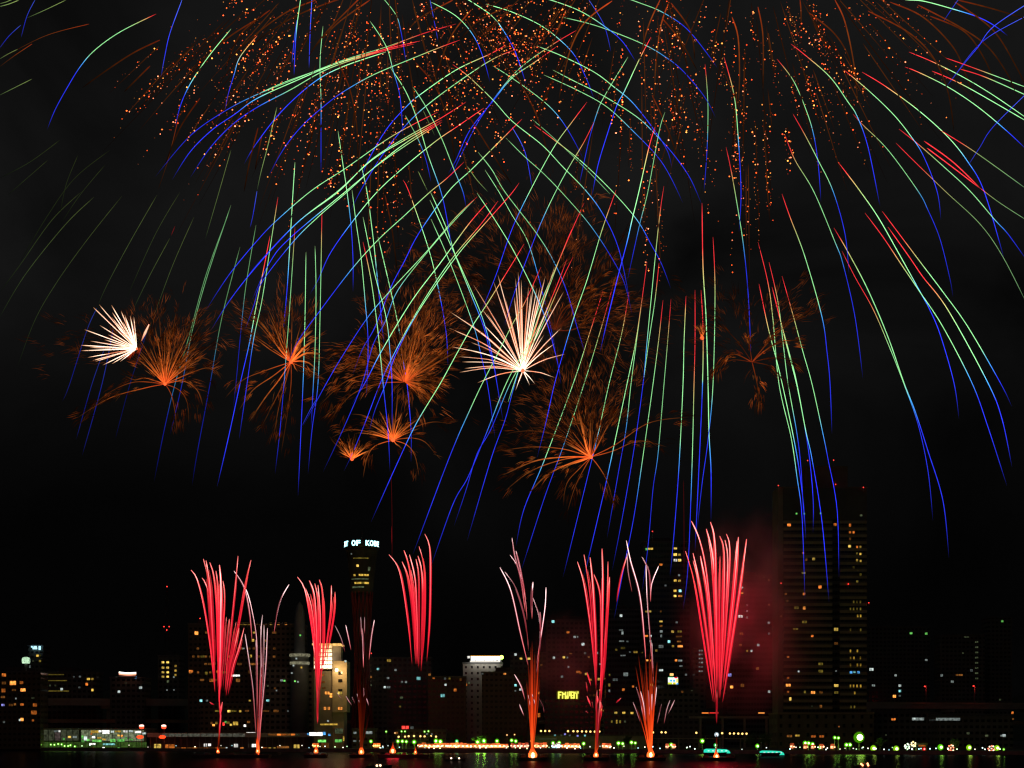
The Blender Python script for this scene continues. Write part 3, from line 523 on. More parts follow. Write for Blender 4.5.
def motorway_lamp(x, y, code, label):
    D = hw(x)-.6; p = px(x, y, D); t = empty("motorway_lamp", (p.x, D, DZ), label, "street lamp", "lamps along the raised motorway")
    m = MB(); m.tube([Vector((p.x+.9, D, DZ+.3)), Vector((p.x+.9, D, p.z+.2)), Vector((p.x+.2, D, p.z+.7))], .16, 6); m.build('post', STEEL, t)
    rgb, k = WC[code]; m = MB(); m.ball((p.x, D-.2, p.z), .62, 8, 5, 0, None, .6); m.build('lamp_head', emis(rgb, 3.2), t)
    lamp_light("lamp_glow", p+Vector((0,-1.6,-1.2)), 500, rgb, .5, t)
motorway_lamp(143, 680.2, 'O', "orange lamp on a post above the motorway by the bar sign")
motorway_lamp(420, 684.6, 'O', "orange lamp on a post above the motorway near the harbour tower")
motorway_lamp(924.8, 686.4, 'R', "red lamp on a tall post, left one of the two right of the striped hotel")
motorway_lamp(973.5, 686, 'R', "red lamp on a tall post, nearest the right edge of the motorway")
motorway_lamp(600, 690, 'd', "unlit-looking dim lamp on the motorway behind the middle red fan")
# vehicles whose moving lamps are drawn as solid glowing bars
def lorry(x, y, D, code, label, ln=10.0, z=None):
    p = px(x, y, D); base = (DZ if z is None else z); t = empty("lorry", (p.x, D, base), label, "lorry", "lorries with light-streak bars")
    h = p.z-base
    m = MB(); m.box(p.x-ln/2, p.x+ln/2-2.4, D, D+2.4, base+.9, base+3.3); m.build('cargo_box', DARK, t)
    m = MB(); m.box(p.x+ln/2-2.2, p.x+ln/2, D+.05, D+2.35, base+.7, base+2.9); m.build('cab', surf("cab_paint",(.1,.1,.12),.4), t)
    for dx in (-ln/2+1.0, ln/2-1.0):
        m = MB(); m.tube([Vector((p.x+dx, D-.05, base+.5)), Vector((p.x+dx, D+.3, base+.5))], .5, 12); m.build('wheel', DARK, t)
    rgb, k = WC[code]; m = MB(); m.box(p.x-ln*.45, p.x+ln*.45, D-.18, D-.04, base+1.6, base+2.2); m.build('streak_bar', emis(rgb, .9 if code=='R' else 1.2, False), t)  # bar added to imitate the streak of moving vehicle lamps
def rise(D, y): return px(0,y,D).z-1.9
def viaduct(label, x0, x1, y, D):
    a, b_ = px(x0,y,D), px(x1,y,D); top = a.z-1.9; t = empty("access_ramp", ((a.x+b_.x)/2, D, GZ), label, "ramp")
    MB().box(a.x, b_.x, D-.6, D+6, top-1.3, top).build('deck', HC, t)
    for k in range(4):
        x = a.x+(b_.x-a.x)*(k+.5)/4; MB().box(x-.6, x+.6, D+1, D+3, GZ-.5, top-1.3-.003).build('pier', HC, t)
    return top
z1 = viaduct("low concrete ramp crossing under the big red fan", 690, 778, 713, 1000)
lorry(706.6, 712, 1000, 'o', "lorry with an orange light-streak bar under the red fan", 6.4, z1)
lorry(714, 715.2-1.2, 996, 'R', "lorry with a red light-streak bar under the red fan", 6.0, z1)
lorry(761.4, 713.8, 1000, 'O', "lorry with a pale orange light-streak bar left of the striped hotel", 4.2, z1)

# ------------------------------------------------------------------ waterfront buildings
D = 972; s = D/F; zz = lambda y: px(0,y,D).z; xx = lambda x: px(x,0,D).x
t = empty("ferry_terminal", (xx(80), D, GZ), "low glass terminal with green-lit glazing on the left quay", "terminal")
MB().box(xx(17), xx(146), D+1, D+26, GZ-.5, zz(729.5)).build('wall', surf("terminal_wall",(.2,.2,.18)), t)
MB().box(xx(16), xx(147), D-1.4, D+27, zz(729.5)+.003, zz(728)).build('roof', surf("terminal_roof",(.3,.3,.28),.6), t)
for k in range(10):
    x0 = 18+6.1*k; rgb = (.20,.23,.13) if k != 6 else (.30,.22,.20)
    MB().box(xx(x0)+.1, xx(x0+6.1)-.1, D, D+.3, zz(740.5), zz(729.8)).build('glass_panel', uneven_glow(rgb, .16), t)
for k in range(8):
    x0 = 81+7.9*k; MB().box(xx(x0)+.1, xx(x0+7.9)-.1, D, D+.3, zz(741), zz(730)).build('glass_panel', uneven_glow((.42,.50,.28), .30), t)
for k in range(11):
    x0 = 18+11.7*k; MB().box(xx(x0), xx(x0+11.5), D-.2, D+.3, zz(747.4), zz(742)).build('lower_panel', uneven_glow((.14,.30,.05), .20), t)
for x in [18+6.1*k for k in range(11)]+[81+7.9*k for k in range(9)]: MB().box(xx(x)-.12, xx(x)+.12, D-.25, D+.3, GZ, zz(729.8)).build('mullion', DARK, t)
for w in ((57,731.3,6,1.8,'q'),(59.7,731.2,2,1.8,'W'),(29.4,738,2.4,3,'q'),(69.5,737,3,2,'Y'),(75,737,4,2,'q'),(64,739,1.8,2,'g'),(18,738.4,2,3,'b'),(95,731.8,8,2.6,'y'),(100,731.3,3,1.8,'W'),(106,732,7,3.6,'W'),(112.5,731.6,3,1.8,'w'),(118,731.4,6,1.6,'y'),(125.5,731.4,4,2,'W'),(131,731.2,4,1.8,'w'),(138,732,6,2,'W'),(144,733.2,4,2,'w'),(85.6,738.4,3.2,4,'w'),(82.6,737,2,3,'g'),(93.6,737.2,3,1.8,'W'),(99.4,738,4,2,'y'),(91.4,733.8,1.6,1.8,'o'),(83,741,3,2.4,'g'),(88,740,3,2,'g'),(97,740.8,9,2.2,'g'),(104,739.4,3,1.6,'y'),(113,740.4,5,3,'g'),(121,740.4,7,2.4,'g'),(118.6,735.4,2,1.6,'Y'),(122,736,2,2,'O'),(126,738.4,2,1.6,'g'),(131,739.6,4,1.4,'g'),(92.4,744,6,1.6,'W'),(109,744.2,12,1.6,'c'),(103.6,748,2.2,1.8,'W'),(106.2,749,2,1.8,'g'),(118.6,748.3,2,1.6,'g'),(92.8,748.6,2,1.6,'r'),(75,752-1,1.6,1.4,'q')): window(t, D-.25, w, 'interior_lamp')
D = 966; s = D/F; zz = lambda y: px(0,y,D).z; xx = lambda x: px(x,0,D).x
t = empty("waterside_arcade", (xx(229), D, GZ), "long low arcade with a grey lit fascia and orange shop fronts", "arcade")
MB().box(xx(149), xx(309), D+2, D+16, GZ-.5, zz(733)).build('wall', surf("arcade_wall",(.16,.13,.1)), t)
MB().box(xx(148), xx(310), D-2, D+2, zz(737.2), zz(732.8)).build('fascia', surf("arcade_fascia",(.55,.54,.48),.7,.15,.5), t)
for k in range(26): MB().box(xx(151+6.1*k)-.15, xx(151+6.1*k)+.15, D-1.8, D-1.4, GZ, zz(737.2)-.003).build('column', STEEL, t)
for k in range(13): MB().box(xx(163+6.4*k), xx(163+6.4*k+5.8), D-2.12, D-2.0, zz(736.6), zz(733.6)).build('fascia_glow', uneven_glow((.20,.20,.15), .30), t)  # lamplight on the fascia put in as dim glowing strips
for k in range(7): window(t, D-2.1, (270+4.6*k, 734.6, 4, 1.8, R.choice('dmdo')), 'fascia_glow')
for w in ((157.6,747,7,6,'Y'),(170,747.4,9.5,6,'o'),(296.6,747,5.6,5,'Y'),(283,748,12,4,'d'),(205.5,745,3.2,3,'W'),(209.6,744.8,2.6,2.4,'W'),(236,745.6,4,3.4,'W'),(254,745.5,4,3,'W'),(251,734,9,3.6,'W'),(269.8,748.4,2.6,1.6,'Y'),(274.6,748.4,2.2,1.6,'y'),(264.6,748.6,5,2.4,'o'),(242,748.4,3,1.4,'O'),(227.6,750.7,3.2,2,'w'),(226.6,748,1.6,1.6,'w')): window(t, D+1.8, w, 'shop_front')
for k in range(9): window(t, D+1.8, (178+5.6*k, 748.2, 4.6, 1.1, 'o' if k % 2 else 'd'), 'shop_front')
block("restaurant_block", "two-storey restaurant block with rows of yellow windows behind the comets", 200, 258, 703, 985, 12, BRICK, [(229,711.2,2.8,2.2,'Y'),(240.2,711.2,2.2,2,'y'),(218,711,6,1.6,'l'),(234,711,5,1.8,'l'),(247,710.8,4,1.6,'d'),(213.6,725.2,2.4,2,'O'),(216.4,723,2,2.4,'y'),(225.8,722,2.4,2,'g'),(223.6,724,2,3.4,'r'),(231,724.8,2.2,2,'Y'),(228,722.6,3.4,2.4,'l'),(235.6,723.4,5,3.6,'y'),(245,725.6,2.4,2.2,'W'),(211.6,723,2,2.4,'d'),(199+2,700.6,2.6,2.4,'c'),(207,700.6,2,1.6,'q'),(249.8,700.6,2,1.6,'y'),(248.6,722,3,2,'d')], plant=False)
D = 920; s = D/F
t = block("exhibition_hall", "pale low hall with a row of small yellow eave lamps", 533, 646, 734.5, D, 22, surf("hall_render",(.32,.31,.24),.8,.2,.3), plant=False)
for (x, y) in ((541,731),(545.2,731),(549.4,731),(568,731.2),(573.4,731.2),(577.6,731.3),(582,731.4),(586.2,731.5),(590.4,731.6),(594.8,731.6),(599.4,731.5),(653,732.4),(661.6,732.3),(665.6,732.4),(696.4,732.8),(722.2,733.2)):
    pass
window(t, D-.4, (548,739,18,.7,'m'), 'light_strip')
for (x,y,c) in ((555,735.2,'c'),(565,734.2,'p'),(577.6,735.9,'p'),(585,735.6,'c'),(569.6,735.4,'q'),(561.4,735.4,'m')): window(t, D-.4, (x,y,1.8,1.6,c), 'eave_lamp')
def footbridge(label, x0, x1, yl, D, xs, code='Y'):
    a, b_ = px(x0,yl,D), px(x1,yl,D); z = a.z; t = empty("footbridge", ((a.x+b_.x)/2, D, GZ), label, "footbridge")
    MB().box(a.x, b_.x, D, D+4, z-3.4, z-2.8).build('deck', HC, t)
    m = MB()
    for k in range(int((b_.x-a.x)/2)+1): m.box(a.x+2*k-.04, a.x+2*k+.04, D-.08, D, z-2.8, z-1.6)
    m.box(a.x, b_.x, D-.1, D+.02, z-1.6, z-1.48); m.build('railing', STEEL, t)
    for k in range(6):
        x = a.x+(b_.x-a.x)*(k+.5)/6; MB().box(x-.3, x+.3, D+1.5, D+2.5, GZ-.3, z-3.4-.003).build('support', HC, t)
    for (x, y) in xs:
        p = px(x, y, D); m = MB(); m.ball((p.x, D+.2, p.z), .55, 8, 5, 1).lathe([(.06, z-2.8),(.06, p.z-.4)], p.x, D+.2, 5, 0); rgb, k = WC[code]
        m.build('bridge_lamp', [STEEL, emis((1,.62,.16), 2.6)], t)
footbridge("elevated walkway strung with yellow lamps left of the middle red fan", 535, 610, 731.3, 938, [(541,731),(545.2,731),(549.4,731),(568,731.2),(573.4,731.2),(577.6,731.3),(582,731.4),(586.2,731.5),(590.4,731.6),(594.8,731.6),(599.4,731.5)])
footbridge("elevated walkway strung with yellow lamps under the big red fan", 648, 772, 733, 925, [(653,732.4),(661.6,732.3),(665.6,732.4),(696.4,732.8),(722.2,733.2),(730,733.5),(734,733.5),(738.3,733.6),(742.4,733.7),(746.6,733.7)])
footbridge("elevated walkway strung with small yellow lamps left of the stalls", 392, 446, 736.6, 945, [(398.6,736.8),(405,736.6),(408.6,736.2),(414,736),(420.4,736.2),(424.6,736.4),(431,736.2),(436,736.6)])
t = block("shop_block", "low waterside shop with a red and green sign left of the stalls", 396, 446, 729, 960, 14, CONC, [(403.4,726.4+1,3,3,'R'),(407.2,726.4+1,3,3,'R'),(412,726.6+1,3,2.6,'q'),(394.8+2,733,2.2,2.2,'d'),(386+12,737.6,1.4,1.4,'q')], plant=False)
for x in (432, 427): window(t, 960, (x, 734, 1.6, 1.4, 'q'))
window(t, 960, (371.4+27,741.2,2,1.6,'m')); 
t = block("kiosk_block", "dim low kiosk with grey lit openings beside the orange comet", 352, 376, 728, 950, 10, CONC, [(355,732.8,3,2,'q'),(369,732.6,6.4,2.8,'w'),(354.8,741,3,1.6,'q'),(360.8,741,3,1.6,'q')], plant=False)

# ------------------------------------------------------------------ festival stalls along the quay
def stall(x, y, w, rgb, k, label, cat="stall"):
    D = shore(x)+9; s = D/F; c = px(x, y, D); W_ = w*s/2; base = GZ; top = max(c.z+1.2, base+2.6)+R.uniform(-.3,.5)
    t = empty("festival_stall", (c.x, D, base), label, cat, "festival stalls glowing along the quay")
    m = MB()
    for sx in (-1, 1):
        for dy in (0, 2.6): m.box(c.x+sx*W_*.94-.05, c.x+sx*W_*.94+.05, D+dy-.05, D+dy+.05, base, top-.2)
    m.build('posts', STEEL, t)
    m = MB(); b = len(m.v)
    m.v += [(c.x-W_,D-.5,top-.4),(c.x+W_,D-.5,top-.4),(c.x+W_,D+3,top-.2),(c.x-W_,D+3,top-.2),(c.x-W_,D+1.2,top+.5),(c.x+W_,D+1.2,top+.5)]
    for q in ((0,1,5,4),(4,5,2,3),(0,4,3),(1,2,5),(0,3,2,1)): m.f.append(q); m.mi.append(0)
    m.build('awning', uneven_glow((rgb[0], rgb[1]*.45, rgb[2]*.3), 1.1*k*R.uniform(.6,1.2)), t)  # backlight through the cloth put in as the awning's emission
    MB().box(c.x-W_*.9, c.x+W_*.9, D-.2, D+.5, base, base+.95).build('counter', surf("stall_board",(.3,.12,.06)), t)
    m = MB(); n = max(2, int(w/1.6))
    for j in range(n): m.ball((c.x-W_*.85+1.7*W_*j/max(1,n-1), D-.35, base+1.75+R.uniform(-.1,.25)), R.uniform(.24,.4), 6, 4)
    m.build('bulb_string', emis((min(1,rgb[0]*1.0), rgb[1], rgb[2]), 11*k*R.uniform(.6,1.3)), t)
    MB().box(c.x-W_*.9, c.x+W_*.9, D+2.5, D+2.55, base+.9, top-.5).build('back_cloth', uneven_glow(rgb, 1.8*k*R.uniform(.5,1.4)), t)  # lamplit cloth, the lamplight put in as emission
n = 22
for i in range(n):
    x = 419.6+4.12*i; where = "left end" if i == 0 else ("right end" if i == n-1 else None)
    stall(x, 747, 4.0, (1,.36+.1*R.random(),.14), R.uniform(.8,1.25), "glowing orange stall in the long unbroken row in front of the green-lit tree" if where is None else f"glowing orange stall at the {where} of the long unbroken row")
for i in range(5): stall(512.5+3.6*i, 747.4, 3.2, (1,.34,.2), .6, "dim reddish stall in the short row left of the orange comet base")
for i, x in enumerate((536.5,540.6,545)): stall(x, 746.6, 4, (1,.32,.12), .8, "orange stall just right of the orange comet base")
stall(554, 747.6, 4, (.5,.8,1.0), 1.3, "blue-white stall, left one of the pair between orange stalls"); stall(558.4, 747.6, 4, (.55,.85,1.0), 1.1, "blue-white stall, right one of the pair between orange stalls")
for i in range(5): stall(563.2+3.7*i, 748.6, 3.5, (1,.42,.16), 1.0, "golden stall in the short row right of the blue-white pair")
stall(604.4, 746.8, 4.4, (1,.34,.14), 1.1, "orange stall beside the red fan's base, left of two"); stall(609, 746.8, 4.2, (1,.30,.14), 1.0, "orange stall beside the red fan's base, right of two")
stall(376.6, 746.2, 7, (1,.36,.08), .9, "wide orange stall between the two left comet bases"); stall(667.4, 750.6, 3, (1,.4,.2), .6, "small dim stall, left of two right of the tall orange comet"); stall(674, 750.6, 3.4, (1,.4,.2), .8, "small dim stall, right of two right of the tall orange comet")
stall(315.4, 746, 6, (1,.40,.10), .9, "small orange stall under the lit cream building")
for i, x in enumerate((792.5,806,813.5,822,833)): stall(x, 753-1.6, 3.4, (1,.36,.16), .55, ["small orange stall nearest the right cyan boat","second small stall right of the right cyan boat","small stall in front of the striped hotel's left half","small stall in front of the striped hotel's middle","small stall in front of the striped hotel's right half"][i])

# ------------------------------------------------------------------ lamps on the quay
def lamp(x, y, label, size=.55, rgb=(.42,1.0,.10), k=7.0, e=60, D=None, nm="quay_lamp", group="green lamps along the quay", twin=False):
    D = D or shore(x)+14; p = px(x, y, D); t = empty(nm, (p.x, D, GZ), label, "street lamp", group)
    top = max(p.z, GZ+.9)
    MB().lathe([(.16, GZ),(.1, GZ+.5),(.07, top-.3)], p.x, D, 7).build('post', STEEL, t)
    m = MB(); m.ball((p.x, D, top), size*1.45, 12, 8); m.build('halo_globe', emis(tuple(c*c*.8 for c in rgb),   .75 if size < 1.3 else .3, False), t)  # outer globe added, its emission imitates the glare halo round the bulb
    m = MB(); m.ball((p.x, D-size*1.2, top), size*(.66 if size < 1.3 else .8), 10, 6); m.build('bulb', emis(tuple(min(1,c+.25) for c in rgb), k*.55, False), t)
    m = MB(); m.lathe([(size*.5, top+size*1.4),(size*.8, top+size*1.5),(.05, top+size*1.8)], p.x, D, 8); m.build('lamp_cap', DARK, t)
    if e: lamp_light("lamp_glow", Vector((p.x, D-size*2.2-.4, top)), e, rgb, size, t)
    return t
ORD = "first second third fourth fifth sixth seventh eighth ninth tenth eleventh twelfth thirteenth fourteenth fifteenth sixteenth seventeenth".split()
for i, (x, y) in enumerate(((25.3,744),(27.4,744),(31.6,744),(37,744.6),(42,744),(46.8,744.6),(51,744.6),(54.6,744.8),(58.4,744),(61.8,744.4),(64.8,746),(68.4,746),(70.6,745.2),(75,746.4))):
    lamp(x, y, f"green globe lamp, {ORD[i]} from the left in the row before the glass terminal", .5, (.42,1,.12), 5.5, 22, D=shore(x)+4, nm="terminal_lamp", group="green lamps before the glass terminal")
G_ = [(371,741.4,.6,6,"green lamp above the wide orange stall"),(398,741.3,.6,7,"green lamp at the left end of the bright green cluster left of the stalls"),(402.4,741.3,.6,7,"green lamp in the middle of the green cluster left of the stalls"),(406.4,741.6,.55,6,"green lamp at the right end of the green cluster left of the stalls"),(414.2,742,.7,6,"lone green lamp just right of the green cluster"),(436,741,.75,8,"brightest green lamp left of the green-lit tree, left of its pair"),(440.4,741.6,.75,9,"brightest green lamp left of the green-lit tree, right of its pair"),(456.8,741.2,.55,4,"teal-green lamp halfway between bright pair and green-lit tree"),(477.6,742,.75,8,"green lamp under the left side of the green-lit tree"),(484,740.8,.75,8,"green lamp under the right side of the green-lit tree"),(497,741,.65,6,"lone green lamp right of the green-lit tree"),(511.6,740.4,.6,6,"green lamp left of the orange comet, left of its pair"),(515.8,741.2,.6,6,"green lamp left of the orange comet, right of its pair"),(553,743,.6,7,"green lamp on the pale hall's left, left of its pair"),(559.2,742.8,.6,7,"green lamp on the pale hall's left, right of its pair"),(583.6,743.6,.6,7,"lone green lamp in front of the pale hall"),(618.4,743.2,.65,8,"green lamp right of the red fan, brighter of its pair"),(622.6,743.6,.55,7,"green lamp right of the red fan, dimmer of its pair"),(631.4,742.4,.6,7,"green lamp left of the tall orange comet, left of its pair"),(635.2,743,.5,6,"green lamp left of the tall orange comet, right of its pair"),(671.2,744.8,.65,7,"lone green lamp right of the tall orange comet"),(702.2,741,.7,8,"green lamp above the left cyan boat"),(715.6,745.2,.55,7,"green lamp on the axis of the big red fan"),(757.3,746,.62,7,"green lamp left of the right cyan boat"),
 (805,743,.62,8,"green lamp in front of the striped hotel, leftmost of three"),(808.4,743.2,.58,8,"green lamp in front of the striped hotel, middle of three"),(812.4,744.2,.62,8,"green lamp in front of the striped hotel, right of three"),(820.2,747.6,.62,7,"low green lamp in front of the striped hotel"),(834.6,737.6,.5,6,"high green lamp, left of the pair before the hotel"),(838.2,738,.5,6,"high green lamp, right of the pair before the hotel"),(846.2,744.8,.58,8,"green lamp, left of the close pair under the great lamp"),(849.8,744.8,.62,9,"green lamp, right of the close pair under the great lamp"),(873.4,748.4,.85,8,"yellow-green low lamp right of the great lamp"),(896.2,748.8,.82,8,"yellow-green low lamp beside the flower lanterns"),(940.6,747.2,.8,8,"tall-glowing green lamp left of the red lantern cluster"),(969,747.6,.75,7,"yellow-green lamp alone between two lantern clusters"),(997,748,.75,7,"yellow-green lamp touching the rightmost lantern cluster"),(1003.6,749.4,.35,3,"tiny pale green lamp at the right end of the quay")]
for (x, y, sz, k, lb) in G_:
    yel = x in (873.4, 896.2, 969, 997); teal = x in (456.8, 715.6)
    lamp(x, y, lb, sz*1.2, (.62,1,.10) if yel else ((.2,1,.35) if teal else (.40,1,.08)), k, 420*sz*sz/.36*(4 if x in (477.6, 484) else 1))
lamp(859, 737.4, "great glaring green floodlamp right of the striped hotel", 1.8, (.45,1,.06), 14, 2200)
for (x, y, lb) in ((386.2,731.6,"high green lamp over the shore, leftmost of the high ones"),(405,731.4,"high green lamp left of the shop sign"),(424.6,731.6,"high green lamp right of the shop sign, left of its pair"),(428.4,731.2,"high green lamp right of the shop sign, right of its pair"),(401.6,731.4,"small dim high green lamp by the shop sign")):
    lamp(x, y, lb, .45, (.4,1,.1), 5, 60, D=940)
for (x, y, lb) in ((507,735,"small amber lamp on a tall post left of the orange comet, right one"),(514.6,734.6,"small amber lamp on a tall post beside the orange comet"),(395,733,"small amber lamp above the flash left of the stalls"),(531,734,"small amber lamp behind the orange comet's column"),(531,741,"small amber lamp low behind the orange comet's column")):
    lamp(x, y, lb, .36, (1,.55,.15), 4, 40, D=925, nm="amber_lamp", group="amber lamps behind the quay")
lamp(716.6, 734.6, "white lamp on a tall post above the big red fan's base", .8, (.85,.95,1), 4, 90, D=850, nm="white_lamp", group="white lamps on tall posts")
def red_post(x, ys, label):
    D = shore(x)+5; p = px(x, ys[1], D); t = empty("signal_post", (p.x, D, GZ), label, "signal post", "red signal posts on the quay")
    z0 = px(x, ys[0], D).z; MB().lathe([(.25, GZ),(.18, z0-.5)], p.x, D+.9, 8).build('post', STEEL, t)
    m = MB(); m.lathe([(1.0,z0-1.2),(1.35,z0-.6),(1.35,z0+.1)], p.x, D, 12).build('lantern', emis((1,.06,.02), 2.4, False), t)
    MB().lathe([(1.35,z0+.11),(1.3,z0+.8),(.5,z0+1.1)], p.x, D, 12).build('lantern_top', emis((1,.62,.5), 2.8, False), t)
    z1 = px(x, ys[1], D).z; MB().ball((p.x-.9, D, z1), 2.0, 12, 6, 0, None, .5).build('lantern', emis((1,.05,.01), 2.2, False), t)
red_post(141.6, (726.6, 737), "signal post with two red lanterns by the terminal's right end"); red_post(163.8, (726.6, 737), "signal post with two red lanterns by the arcade's left end")
def flower(x, y, r, label, cols):
    D = shore(x)+10; p = px(x, y, D); s = D/F; t = empty("lantern_cluster", (p.x, D, GZ), label, "lantern cluster", "lantern clusters on posts")
    MB().lathe([(.14,GZ),(.08,p.z)], p.x, D+.2, 6).build('post', STEEL, t)
    for j in range(9):
        a = 2*math.pi*j/8; q = (0,0) if j == 8 else (math.cos(a)*r*s, math.sin(a)*r*s)
        MB().ball((p.x+q[0]+R.uniform(-.2,.2), D-.1, max(GZ+.4,p.z+q[1]+R.uniform(-.2,.2))), .38, 7, 4).build('lantern', emis(cols[j % len(cols)], 2.2, False), t)
flower(907, 746.6, 2.4, "lantern cluster of pale green and white lights", ((.6,1,.6),(1,1,.8))); flower(913.4, 744.4, 2.2, "lantern cluster of warm yellow lights", ((1,.75,.3),(1,.85,.5)))
flower(951, 748, 2.8, "red and white lantern cluster right of the tall-glowing lamp", ((1,.25,.12),(1,.8,.5),(1,.4,.2))); flower(991.4, 749, 3.2, "red and white lantern cluster nearest the right edge", ((1,.2,.12),(1,.85,.55)))
t = block("ticket_booth", "small booth with an amber strip sign among the lanterns", 917, 927, 743, 780, 4, CONC, [(922,745.2,7,2.6,'o'),(919.6,753.4-1.4,6,2.6,'c'),(917,752,2,2,'b')], plant=False)
lamp(924, 750.2, "single red lamp in front of the amber booth", .6, (1,.03,.02), 4, 12, nm="red_lamp", group=None)
for (x, y, w, h, c, lb) in ((1007,757-1.4,9,2.6,'w',"white-lit kiosk counter at the right end of the quay"),(893,754,6,2.4,'g',"green-lit kiosk counter below the flower lanterns")):
    t = block("kiosk", lb, x-w/2-1, x+w/2+1, y-3.4, shore(x)+5, 3, CONC, [(x, y, w, h, c)], plant=False)
# small crowd lights along the quay edge, built as added bollards
bol = None
xs = sorted([3, 82, 90, 129, 148, 176, 195, 221, 232, 262, 280, 302, 309, 320, 325, 335, 343, 347, 380, 383, 388, 420, 425, 429, 434, 440, 448, 456, 463, 471, 476, 480, 486, 492, 500, 506, 520, 527, 544, 549, 567, 575, 590, 600, 614, 624, 648, 660, 690, 742, 758, 790, 796, 800, 812, 818, 826, 840, 845, 862, 868, 876, 884, 889, 912, 921, 930, 936, 948, 957, 975, 985, 1000] + [R.uniform(380,1005) for _ in range(34)])
for i, x in enumerate(xs):
    D = shore(x)+1.7; p = px(x, 0, D); t = empty("crowd_light_bollard", (p.x, D, GZ), "knee-high bollard standing in for a pale crowd light on the quay's edge", "bollard", "crowd lights along the quay edge")
    h = R.uniform(.5, 1.9); k = R.choice((1.2,2.2,4,5)); rgb = R.choice(((.8,1,.9),(.8,1,.9),(.5,.95,1),(1,.9,.7),(.6,1,.5)))
    MB().lathe([(.16,GZ),(.14,GZ+h-.25),(.17,GZ+h-.22)], p.x, D, 8).build('post', DARK, t)
    MB().ball((p.x, D, GZ+h), .27, 8, 5).build('lamp', emis(rgb, k, False), t)

# ------------------------------------------------------------------ trees on the quay
LEAF = surf("tree_leaf", (.05,.085,.03), .7, .4, .6); BARK = surf("tree_bark", (.09,.07,.05), .9)
def tree(x, D, h, r, label, seed):
    rr_ = random.Random(seed); p = px(x, HOR, D); t = empty("quay_tree", (p.x, D, GZ), label, "tree", "trees along the waterfront")
    m = MB(); X, Y = p.x, D
    m.tube([Vector((X,Y,GZ-.2)), Vector((X+.1,Y,GZ+h*.3)), Vector((X-.1,Y+.1,GZ+h*.75))], [.28,.2,.08], 7)
    for k in range(6):
        a = rr_.uniform(0, 6.28); z0 = GZ+h*rr_.uniform(.28,.55)
        m.tube([Vector((X,Y,z0)), Vector((X+math.cos(a)*r*.6, Y+math.sin(a)*r*.6, z0+h*.22))], [.11,.04], 5)
    m.build('trunk', BARK, t)
    m = MB()
    cl = [(rr_.gauss(0,.42)*r, rr_.gauss(0,.42)*r, h*rr_.uniform(.42,.98)) for _ in range(26)]
    for (cx, cy_, cz) in cl:
        rad_ = r*rr_.uniform(.18,.36)*(1.15-abs(cz/h-.65))
        for _ in range(70):
            d = Vector((rr_.gauss(0,1), rr_.gauss(0,1), rr_.gauss(0,.8))).normalized()*rad_*rr_.uniform(.5,1.1)
            c = Vector((X+cx+d.x, Y+cy_+d.y, GZ+cz+d.z)); u = Vector((rr_.gauss(0,1),rr_.gauss(0,1),rr_.gauss(0,1))).normalized(); v = u.cross(Vector((rr_.gauss(0,1),rr_.gauss(0,1),1))).normalized(); q = rr_.uniform(.12,.26)
            b = len(m.v); m.v += [tuple(c+u*q), tuple(c+v*q*.6), tuple(c-u*q), tuple(c-v*q*.6)]; m.f.append((b,b+1,b+2,b+3)); m.mi.append(0)
    m.build('crown', LEAF, t)
tree(479, shore(479)+16, 6.6, 4.2, "round tree lit bright green behind the long row of stalls", 3)
for i, (x, D, h, r, lb) in enumerate(((764,842,9,4,"dark tree standing right of the big red fan, taller"),(750,846,7,3.2,"dark low tree right of the big red fan, left of the taller tree"),(496,930,8,4,"dark tree behind the lone green lamp"),(520,935,7,3.4,"dark tree behind the orange comet"),(455,930,8,4,"dark tree left of the green-lit tree"),(628,905,7,3.4,"dark tree right of the pale hall"),(150,975,6,2.6,"dark tree between terminal and arcade"),(880,800,6,2.6,"dark tree between the two yellow-green low lamps"),(955,770,5.5,2.4,"dark tree behind the red and white lanterns"),(70,985-8,7,3,"dark tree rising above the terminal's front"),(432,936,7,3,"dark tree behind the bright green pair"))): tree(x, D, h, r, lb, 20+i)

